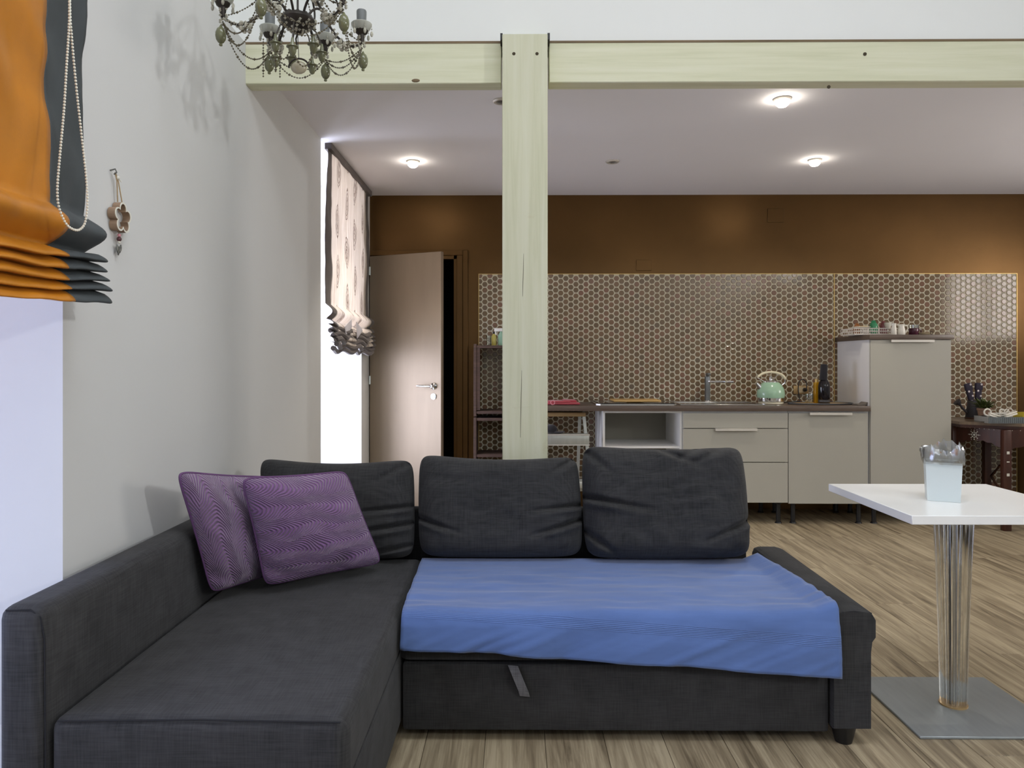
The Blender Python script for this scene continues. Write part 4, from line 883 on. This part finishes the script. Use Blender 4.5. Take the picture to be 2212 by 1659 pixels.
q = Vector((gx(1083, 6.0), 6.0, zsf)); yb2 = root('spray_bottle', 'pale green spray bottle with white trigger beside the yellow one', 'bottle', q); part('bottle_body', MB().lathe([(0, 0), (.026, 0), (.028, .005), (.028, .08), (.014, .108), (.011, .115)], q, 18), M['pale_green'], yb2); parts('trigger_head', MB().box(q.x-.058, q.x+.03, q.y-.014, q.y+.014, zsf+.115, zsf+.142, .004, 2).box(q.x-.052, q.x-.040, q.y-.008, q.y+.008, zsf+.085, zsf+.117, .003, 1), M['card'], yb2)
q = Vector((gx(1057, 6.05), 6.06, zsf)); tg = root('clear_tumbler', 'empty clear glass tumbler next to the yellow bottle', 'glass', q); part('tumbler_wall', MB().lathe([(0, .002), (.022, .002), (.025, .085), (.0235, .085), (.021, .008), (0, .008)], q, 20, cap=False), M['clear_glass'], tg)
# things on the tall cabinet
ty_ = 5.80
def tx_(px, y=ty_): return gx(px, y)
rk = root('wire_basket', 'low white wire basket on top of the tall cabinet', 'basket', (tx_(1881), 5.85, ZW)); wm = MB(); rx0, rx1, ry0, ry1 = tx_(1836), tx_(1928), 5.72, 5.96
for z in (.006, .030, .052): wm.tube([(rx0, ry0, ZW+z), (rx1, ry0, ZW+z), (rx1, ry1, ZW+z), (rx0, ry1, ZW+z)], .0034, 6, True)
for k in range(25): x = lerp(rx0, rx1, k/24); wm.tube([(x, ry0, ZW+.005), (x, ry0, ZW+.052)], .002, 5).tube([(x, ry1, ZW+.005), (x, ry1, ZW+.052)], .002, 5).tube([(x, ry0, ZW+.005), (x, ry1, ZW+.005)], .002, 5)
part('wire_grid', wm, M['white_wire'], rk); part('basket_liner', MB().box(rx0+.01, rx1-.01, ry0+.01, ry1-.01, ZW+.009, ZW+.012), M['card'], rk)
zb_ = ZW+.013
def jar(name, px, y, r, h, mat, label, cat, neck=True):
    c_ = Vector((gx(px, y), y, zb_)); r_ = root(name, label, cat, c_)
    part('jar_body', MB().lathe([(0, 0), (r*.8, 0), (r, h*.15), (r, h*.62), (r*.75, h*.8), (r*.5, h*.86)], c_, 18), mat, r_); part('stopper', MB().lathe([(r*.55, h*.86), (r*.6, h*.92), (r*.3, h), (0, h)], c_, 14), mat, r_); return r_
jar('green_jar', 1887, 5.80, .030, .105, M['green_glass'], 'green glass jar in the wire basket', 'jar')
jar('rose_jar', 1908, 5.87, .026, .105, M['rose_glass'], 'dull rose jar in the wire basket behind the white jugs', 'jar')
jar('amber_dish', 1851, 5.84, .026, .085, M['amber'], 'small amber brown pot at the basket end', 'pot')
solo('biscuit_plate', MB().lathe([(0, 0), (.045, 0), (.065, .012), (.063, .015), (.04, .006), (0, .005)], (tx_(1860), 5.79, ZW+.053), 24), M['ceramic'], 'white plate lying over the basket edge', 'plate'); solo('mustard_biscuit', MB().lathe([(.03, 0), (.034, .005), (.03, .010), (0, .011)], (tx_(1863), 5.79, ZW+.063), 18), M['yellow_spot'], 'mustard yellow biscuit on the white plate', 'biscuit')
def jug(px, y, r, h, label, handle=True, nm='jug'):
    c_ = Vector((gx(px, y), y, ZW)); r_ = root(nm, label, 'jug', c_, 'white ceramic jugs'); part('jug_body', MB().lathe([(0, 0), (r*.9, 0), (r, h*.12), (r*.92, h*.5), (r*.72, h*.8), (r*.85, h), (r*.80, h), (r*.66, h*.8), (r*.8, h*.3), (0, h*.1)], c_, 22), M['ceramic'], r_)
    part('jug_spout', MB().tube([c_+Vector((-r*.6, 0, h*.85)), c_+Vector((-r*1.15, 0, h*1.03))], [r*.35, r*.14], 8), M['ceramic'], r_)
    if handle: part('handle', MB().tube([c_+Vector((r*.75, 0, h*.85)), c_+Vector((r*1.5, 0, h*.86)), c_+Vector((r*1.75, 0, h*.62)), c_+Vector((r*1.2, 0, h*.25)), c_+Vector((r*.95, 0, h*.2))], .0045, 7), M['ceramic'], r_)
jug(1931, 5.66, .020, .088, 'narrow white ceramic jug at the end of the wire basket', False); jug(1947, 5.66, .029, .080, 'white ceramic jug with a large handle beside the maroon mug')
solo('porcelain_cup', MB().lathe([(0, 0), (.015, 0), (.026, .03), (.028, .05), (.026, .05), (.022, .03), (0, .008)], (gx(1918, 5.84), 5.84, ZW+.0125+.04), 18), M['ceramic'], 'white cup tucked in the basket behind the jugs', 'cup')
mg = Vector((gx(1974, 5.70), 5.70, ZW)); mr = root('mug', 'dark maroon mug on the tall cabinet', 'mug', mg); part('mug_body', MB().lathe([(0, 0), (.030, 0), (.035, .006), (.036, .048), (.034, .052), (.032, .048), (.030, .01), (0, .008)], mg, 24), M['maroon'], mr); part('handle', MB().tube([mg+Vector((.034, 0, .042)), mg+Vector((.054, 0, .040)), mg+Vector((.056, 0, .022)), mg+Vector((.035, 0, .014))], .005, 7), M['maroon'], mr)
part('glass_rim', MB().lathe([(.035, .052), (.036, .078), (.0345, .078), (.0335, .052)], mg, 24, cap=False), M['clear_glass'], mr)
dsh = Vector((gx(1998, 5.68), 5.68, ZW)); solo('spoon_dish', MB().lathe([(0, 0), (.03, 0), (.06, .016), (.062, .019), (.055, .017), (.03, .006), (0, .006)], dsh, 28, Matrix.Diagonal((1, .6, 1))), M['beige'], 'shallow beige dish next to the maroon mug', 'dish')
solo('napkin_ring', MB().tube([Vector((gx(2012, 5.63)+.012*math.cos(t*PI/8), 5.628+.008*math.cos(t*PI/8), ZW+.0135+.012*math.sin(t*PI/8))) for t in range(16)], .0028, 6, True), M['crate_wood'], 'small dark ring standing beside the beige dish', 'ring')

# ================================================================== INLAID SIDE TABLE
TT = .780
it = root('inlaid_table', 'dark mahogany faceted side table with pearl inlay beside the tall cabinet', 'table', (3.95, 5.75, 0))
tc = Vector((3.93, 5.80)); RT = .60
octo = [(tc.x+RT*math.cos(math.radians(22.5+45*k))*1.0, tc.y+RT*.66*math.sin(math.radians(22.5+45*k))) for k in range(8)]
part('tabletop', MB().prism(octo, 'z', TT-.022, TT), M['table_top_wood'], it, smooth=False)
part('top_moulding', MB().prism([(lerp(tc.x, x, .985), lerp(tc.y, y, .985)) for x, y in octo], 'z', TT-.045, TT-.022), M['mahogany'], it, smooth=False)
legs = [Vector((tc.x+.50*math.cos(math.radians(a)), tc.y+.36*math.sin(math.radians(a)), 0)) for a in (180, 232, 300, 0, 60, 120)]
lg = [Vector((gx(2062, 5.80), 5.80, 0)), Vector((gx(2173, 5.44), 5.44, 0)), Vector((4.22, 5.44, 0)), Vector((4.46, 5.80, 0)), Vector((4.22, 6.10, 0)), Vector((gx(2131, 6.08), 6.08, 0))]
for k, p in enumerate(lg):
    part('leg', MB().box(p.x-.028, p.x+.028, p.y-.024, p.y+.024, 0, TT-.045, .006, 2), M['mahogany'], it)
    if k < 3: parts('leg_inlay', MB().box(p.x-.010, p.x+.010, p.y-.0255, p.y-.0235, .56, .58).box(p.x-.010, p.x+.010, p.y-.0255, p.y-.0235, .50, .508).box(p.x-.010, p.x+.010, p.y-.0255, p.y-.0235, .40, .42), M['pearl_inlay'], it, smooth=False)
for k in range(6):
    a, b = lg[k], lg[(k+1) % 6]; d = (b-a); L = d.length; u = d.normalized(); nrm = Vector((u.y, -u.x, 0))
    pts = [(0, TT-.045), (L, TT-.045)]+[(L*(1-t/12), TT-.045-.175+.075*math.sin(PI*t/12)**.6+.010*math.sin(PI*t/2)**2) for t in range(13)]
    mb = MB(); n_ = len(pts)
    for o_ in (-.010, .010): mb.v += [a+u*s_+nrm*o_+Vector((0, 0, z)) for s_, z in pts]
    mb.f = [tuple(range(n_))[::-1], tuple(range(n_, 2*n_))]+[(i, (i+1) % n_, n_+(i+1) % n_, n_+i) for i in range(n_)]
    ap = part('apron', mb, M['mahogany'], it, smooth=False)
    if k < 2:
        il = MB(); c_ = a+u*(L*.42)+nrm*.0125+Vector((0, 0, TT-.100))
        RM = Matrix.Translation(c_) @ Matrix((u, Vector((0, 0, 1)), nrm)).transposed().to_4x4()
        for (r_, n2, s_) in ((.0, 1, .010), (.020, 8, .006), (.034, 8, .005), (.044, 6, .003)) if k == 0 else ((.0, 1, .006), (.03, 6, .003)):
            for q in range(n2):
                t = 2*PI*q/n2; il.lathe([(s_, 0), (s_*.9, .0015)], (r_*math.cos(t), r_*math.sin(t), 0), 6)
        for q in range(9): il.lathe([(.003, 0), (.003, .001)], (-L*.36+L*.74*q/8, .05, 0), 5)
        for f in il.v: pass
        il.xf(RM); part('inlay', il, M['pearl_inlay'], ap, 'pearl star inlay', smooth=False)
part('stretcher', MB().tube([(lg[1].x-.03, lg[1].y+.03, .30), (gx(2150, 5.9), 5.95, .32), (gx(2160, 5.85), 5.85, .42)], .010, 6), M['mahogany'], it)
# watering can, plant, spotted boots-like stalks, dish, cloth
wc = Vector((gx(2107, 5.94), 5.94, TT+.001)); wcr = root('watering_can', 'dark zinc watering can on the inlaid table', 'watering can', wc)
part('can_body', MB().lathe([(0, 0), (.070, 0), (.072, .005), (.060, .10), (.056, .145), (.052, .145), (.056, .10), (.064, .012), (0, .010)], wc, 28), M['can_metal'], wcr)
part('spout', MB().tube([wc+Vector((-.05, 0, .03)), wc+Vector((-.10, -.01, .075)), wc+Vector((-.135, -.015, .115))], [.012, .009, .009], 10), M['can_metal'], wcr); part('rose', MB().lathe([(.010, 0), (.030, .028), (.030, .034), (0, .038)], (0, 0, 0), 18).xf(Matrix.Translation(wc+Vector((-.132, -.015, .112))) @ Matrix.Rotation(-.8, 4, 'Y')), M['can_metal'], wcr)
part('can_foot', MB().lathe([(.074, 0), (.076, .006), (.072, .012)], wc, 28), M['mahogany'], wcr)
for (dx, tilt, hh, lb) in ((-.014, -.22, .19, 'dark cloth stalk with white dots leaning in the watering can, towards the cabinet'), (.024, .05, .19, 'dark cloth stalk with white dots standing upright in the watering can')):
    Mx = Matrix.Translation(wc+Vector((dx, .01, .09))) @ Matrix.Rotation(tilt, 4, 'Y'); r_ = root('dotted_stalk', lb, 'ornament', wc+Vector((dx, .01, .09)), 'dotted cloth stalks')
    part('stalk', MB().box(-.016, .016, -.010, .010, 0, .09, .006, 2).box(-.024, .024, -.012, .012, .06, hh, .010, 3).box(-.030, .030, -.013, .013, hh-.055, hh+.004, .010, 3).xf(Mx), M['spot_cloth'], r_)
    dd = MB()
    for (a, b) in ((.014, hh-.008), (-.010, hh-.06), (.012, hh-.10), (-.004, hh-.14)): dd.lathe([(.0085, 0), (.006, .002), (0, .0025)], (0, 0, 0), 8, Matrix.Rotation(PI/2, 3, 'X')).v[-24:]; k_ = len(dd.v)-24; dd.v[k_:] = [Mx @ (p+Vector((a, -.0135, b))) for p in dd.v[k_:]]
    parts('dots', dd, M['white_dot'], r_)
fp = Vector((gx(2126, 5.74), 5.74, TT+.001)); pr = root('potted_plant', 'small leafy plant in a weathered clay pot by the watering can', 'plant', fp)
part('pot', MB().lathe([(0, 0), (.034, 0), (.046, .075), (.050, .078), (.050, .095), (.044, .095), (.040, .07), (0, .06)], fp, 22), M['clay'], pr)
random.seed(3)
for k in range(64):
    a = random.uniform(0, 2*PI); el = random.uniform(.15, 1.3); L = random.uniform(.055, .125); d = Vector((math.cos(a)*math.cos(el), math.sin(a)*math.cos(el), math.sin(el))); s_ = fp+Vector((0, 0, .088))+Vector((math.cos(a), math.sin(a), 0))*.012; sd_ = d.cross(Vector((0, 0, 1))).normalized()*.010
    m_ = s_+d*L*.55+Vector((0, 0, .006)); e_ = s_+d*L-Vector((0, 0, .012)); part('leaf', MB().add([s_, m_+sd_, e_, m_-sd_, m_+Vector((0, 0, .004))], [(0, 1, 4), (1, 2, 4), (2, 3, 4), (3, 0, 4)]), M['leaf'], pr)
gd = root('glass_dish', 'long smoky glass dish holding white odds and ends on the inlaid table', 'dish', (gx(2180, 5.5), 5.53, TT)); dx0, dx1 = gx(2126, 5.5), gx(2235, 5.5)
parts('dish_wall', MB().box(dx0, dx1, 5.45, 5.456, TT+.001, TT+.048).box(dx0, dx1, 5.614, 5.62, TT+.001, TT+.048).box(dx0, dx0+.006, 5.456, 5.614, TT+.001, TT+.048).box(dx1-.006, dx1, 5.456, 5.614, TT+.001, TT+.048).box(dx0+.006, dx1-.006, 5.456, 5.614, TT+.001, TT+.006), M['grey_glass'], gd, smooth=False)
dg = MB()
for k in range(26): x = lerp(dx0, dx1, (k+.5)/26); dg.box(x-.003, x+.003, 5.446, 5.4495, TT+.004, TT+.044)
part('dish_ribs', dg, M['grey_glass'], gd, smooth=False, kind='stuff')
zz = TT+.0065
rgc = Vector((gx(2133, 5.52), 5.52, zz)); solo('key_ring', MB().tube([rgc+Vector((.024*math.cos(t*PI/10), 0, .072+.024*math.sin(t*PI/10))) for t in range(20)], .006, 7, True).tube([rgc+Vector((.004, 0, .048)), rgc+Vector((.012, 0, .002))], .009, 7), M['ceramic'], 'white ring handle standing in the glass dish', 'ring handle')
for k, (px, y, a, L, lb) in enumerate(((2148, 5.49, .3, .11, 'white flat peg lying in the glass dish beside the ring'), (2157, 5.55, -.5, .10, 'white peg crossing another in the glass dish'), (2184, 5.48, .2, .10, 'white peg nearest the yellow cloth'))):
    c_ = Vector((gx(px, y), y, zz+.040+.006*k)); solo('clothes_peg', MB().box(-L/2, L/2, -.010, .010, -.006, .006, .003, 2).box(-L/2, L/2, -.010, .010, .010, .020, .003, 2).tube([(-.01, -.008, .008), (.0, -.008, .016), (.01, -.008, .008)], .003, 6).xf(Matrix.Translation(c_) @ Matrix.Rotation(a, 4, 'Z') @ Matrix.Rotation(.25*(1-k), 4, 'Y')), M['ceramic'], lb, 'peg', 'white pegs in the glass dish')
cl = MB(); random.seed(5)
for k in range(9): c_ = Vector((gx(2172, 5.56)+random.uniform(-.03, .05), 5.56+random.uniform(-.03, .03), zz+.05+random.uniform(0, .03))); cl.tube([c_+Vector((.016*math.cos(t*PI/6+k), .006*math.sin(t*PI/6), .016*math.sin(t*PI/6+k))) for t in range(12)], .0035, 6, True)
solo('cord_tangle', cl, M['ceramic'], 'tangled white cord loops heaped in the glass dish', 'cord')
yc = MB(); yc.box(gx(2196, 5.54), gx(2240, 5.54), 5.47, 5.60, zz+.046, zz+.072, .012, 3)
for v in yc.v: v.z += .014*nz(v.x*15, v.y*15)+(-.02*(v.x < gx(2199, 5.54)))
solo('yellow_cloth', yc, M['yellow'], 'crumpled yellow cloth on the glass dish', 'cloth')

# ================================================================== WHITE PEDESTAL TABLE
pt = root('pedestal_table', 'square white table on a clear fluted column and grey plate, beside the low arm', 'table', (1.57, 2.62, 0))
A, B = onZ(1793.5, 1047, .75), onZ(1972, 1114, .75); C_ = onZ(2122, 1043.5, .75)
tx0, tx1, ty0, ty1 = (A.x+B.x)/2, C_.x, B.y, (A.y+C_.y)/2
part('tabletop', MB().box(tx0, tx1, ty0, ty1, .722, .75, .0015, 1), M['table_white'], pt)
D, E = onZ(1988, 1592, .008), onZ(2125, 1463, .008)
part('base_plate', MB().box(D.x, E.x, D.y, E.y, 0, .009, .002, 1), M['base_metal'], pt)
ccx, ccy = (D.x+E.x)/2-.005, (D.y+E.y)/2
colm = MB(); NF = 48; levels = [(.009, .040), (.03, .041), (.25, .046), (.5, .054), (.7215, .064)]
def flute(r_):
    out = []
    for k in range(NF):
        a = 2*PI*k/NF; s_ = 1/max(abs(math.cos(a)), abs(math.sin(a)))**.55; out.append((r_*s_*.88*(1+(.05 if k % 2 else -.03))*math.cos(a), r_*s_*.88*(1+(.05 if k % 2 else -.03))*math.sin(a)))
    return out
for z, r_ in levels: colm.v += [Vector((ccx+x, ccy+y, z)) for x, y in flute(r_)]
for k in range(len(levels)-1): colm.f += [(k*NF+i, k*NF+(i+1) % NF, (k+1)*NF+(i+1) % NF, (k+1)*NF+i) for i in range(NF)]
colm.f += [tuple(range(NF))[::-1], tuple((len(levels)-1)*NF+i for i in range(NF))]
part('column', colm, M['acrylic'], pt, 'clear fluted acrylic column', smooth=False)
part('inner_rod', MB().lathe([(.012, .009), (.012, .7215)], (ccx, ccy, 0), 16), M['steel'], pt); part('column_foot', MB().lathe([(.046, .009), (.046, .014), (.03, .015)], (ccx, ccy, 0), 24), M['gold_plate'], pt)
# bin on the table
bb = onZ(2055, 1085, .75); bx_, by_ = bb.x, bb.y+.052
bn_ = root('table_bin', 'small square white waste bin lined with a plastic bag, on the white table', 'bin', (bx_, by_, .75))
BA = math.radians(-25)
def brot(x, y, z): return Vector((bx_+x*math.cos(BA)-y*math.sin(BA), by_+x*math.sin(BA)+y*math.cos(BA), z))
def sqring(h, z): return [brot(sx*h, sy*h, z) for sx, sy in ((-1, -1), (1, -1), (1, 1), (-1, 1))]
bmb = MB(); zt_ = .75+.133
bmb.v = sqring(.049, .7505)+sqring(.0545, zt_)+sqring(.052, zt_)+sqring(.047, .755)
for k in range(3): bmb.f += [(k*4+i, k*4+(i+1) % 4, (k+1)*4+(i+1) % 4, (k+1)*4+i) for i in range(4)]
bmb.f += [(3, 2, 1, 0), (12, 13, 14, 15)]
part('bin_body', bmb, M['white_plastic'], bn_, smooth=False)
lmb = MB(); NL = 48; random.seed(11)
def linring(h, z, cr):
    out = []
    for k in range(NL):
        a = 2*PI*k/NL+PI/4; s_ = 1/max(abs(math.cos(a)), abs(math.sin(a))); r_ = h*s_*(1+cr*.5*nz(k*.5, z*26)+cr*.25*nz(k*1.3, z*60)); out.append(brot(r_*math.cos(a), r_*math.sin(a), z+cr*.055*nz(k*.33, z*9, 4)+cr*.03*nz(k*.9, z*30, 4)))
    return out
for h, z, cr in ((.045, .79, .03), (.051, zt_-.01, .03), (.054, zt_+.012, .08), (.054, zt_+.030, .30), (.056, zt_+.052, .50), (.060, zt_+.040, .42), (.0615, zt_+.012, .16), (.060, zt_-.006, .08)): lmb.v += linring(h, z, cr)
for k in range(7): lmb.f += [(k*NL+i, k*NL+(i+1) % NL, (k+1)*NL+(i+1) % NL, (k+1)*NL+i) for i in range(NL)]
part('bag_liner', lmb, M['film'], bn_, 'clear plastic bag liner')
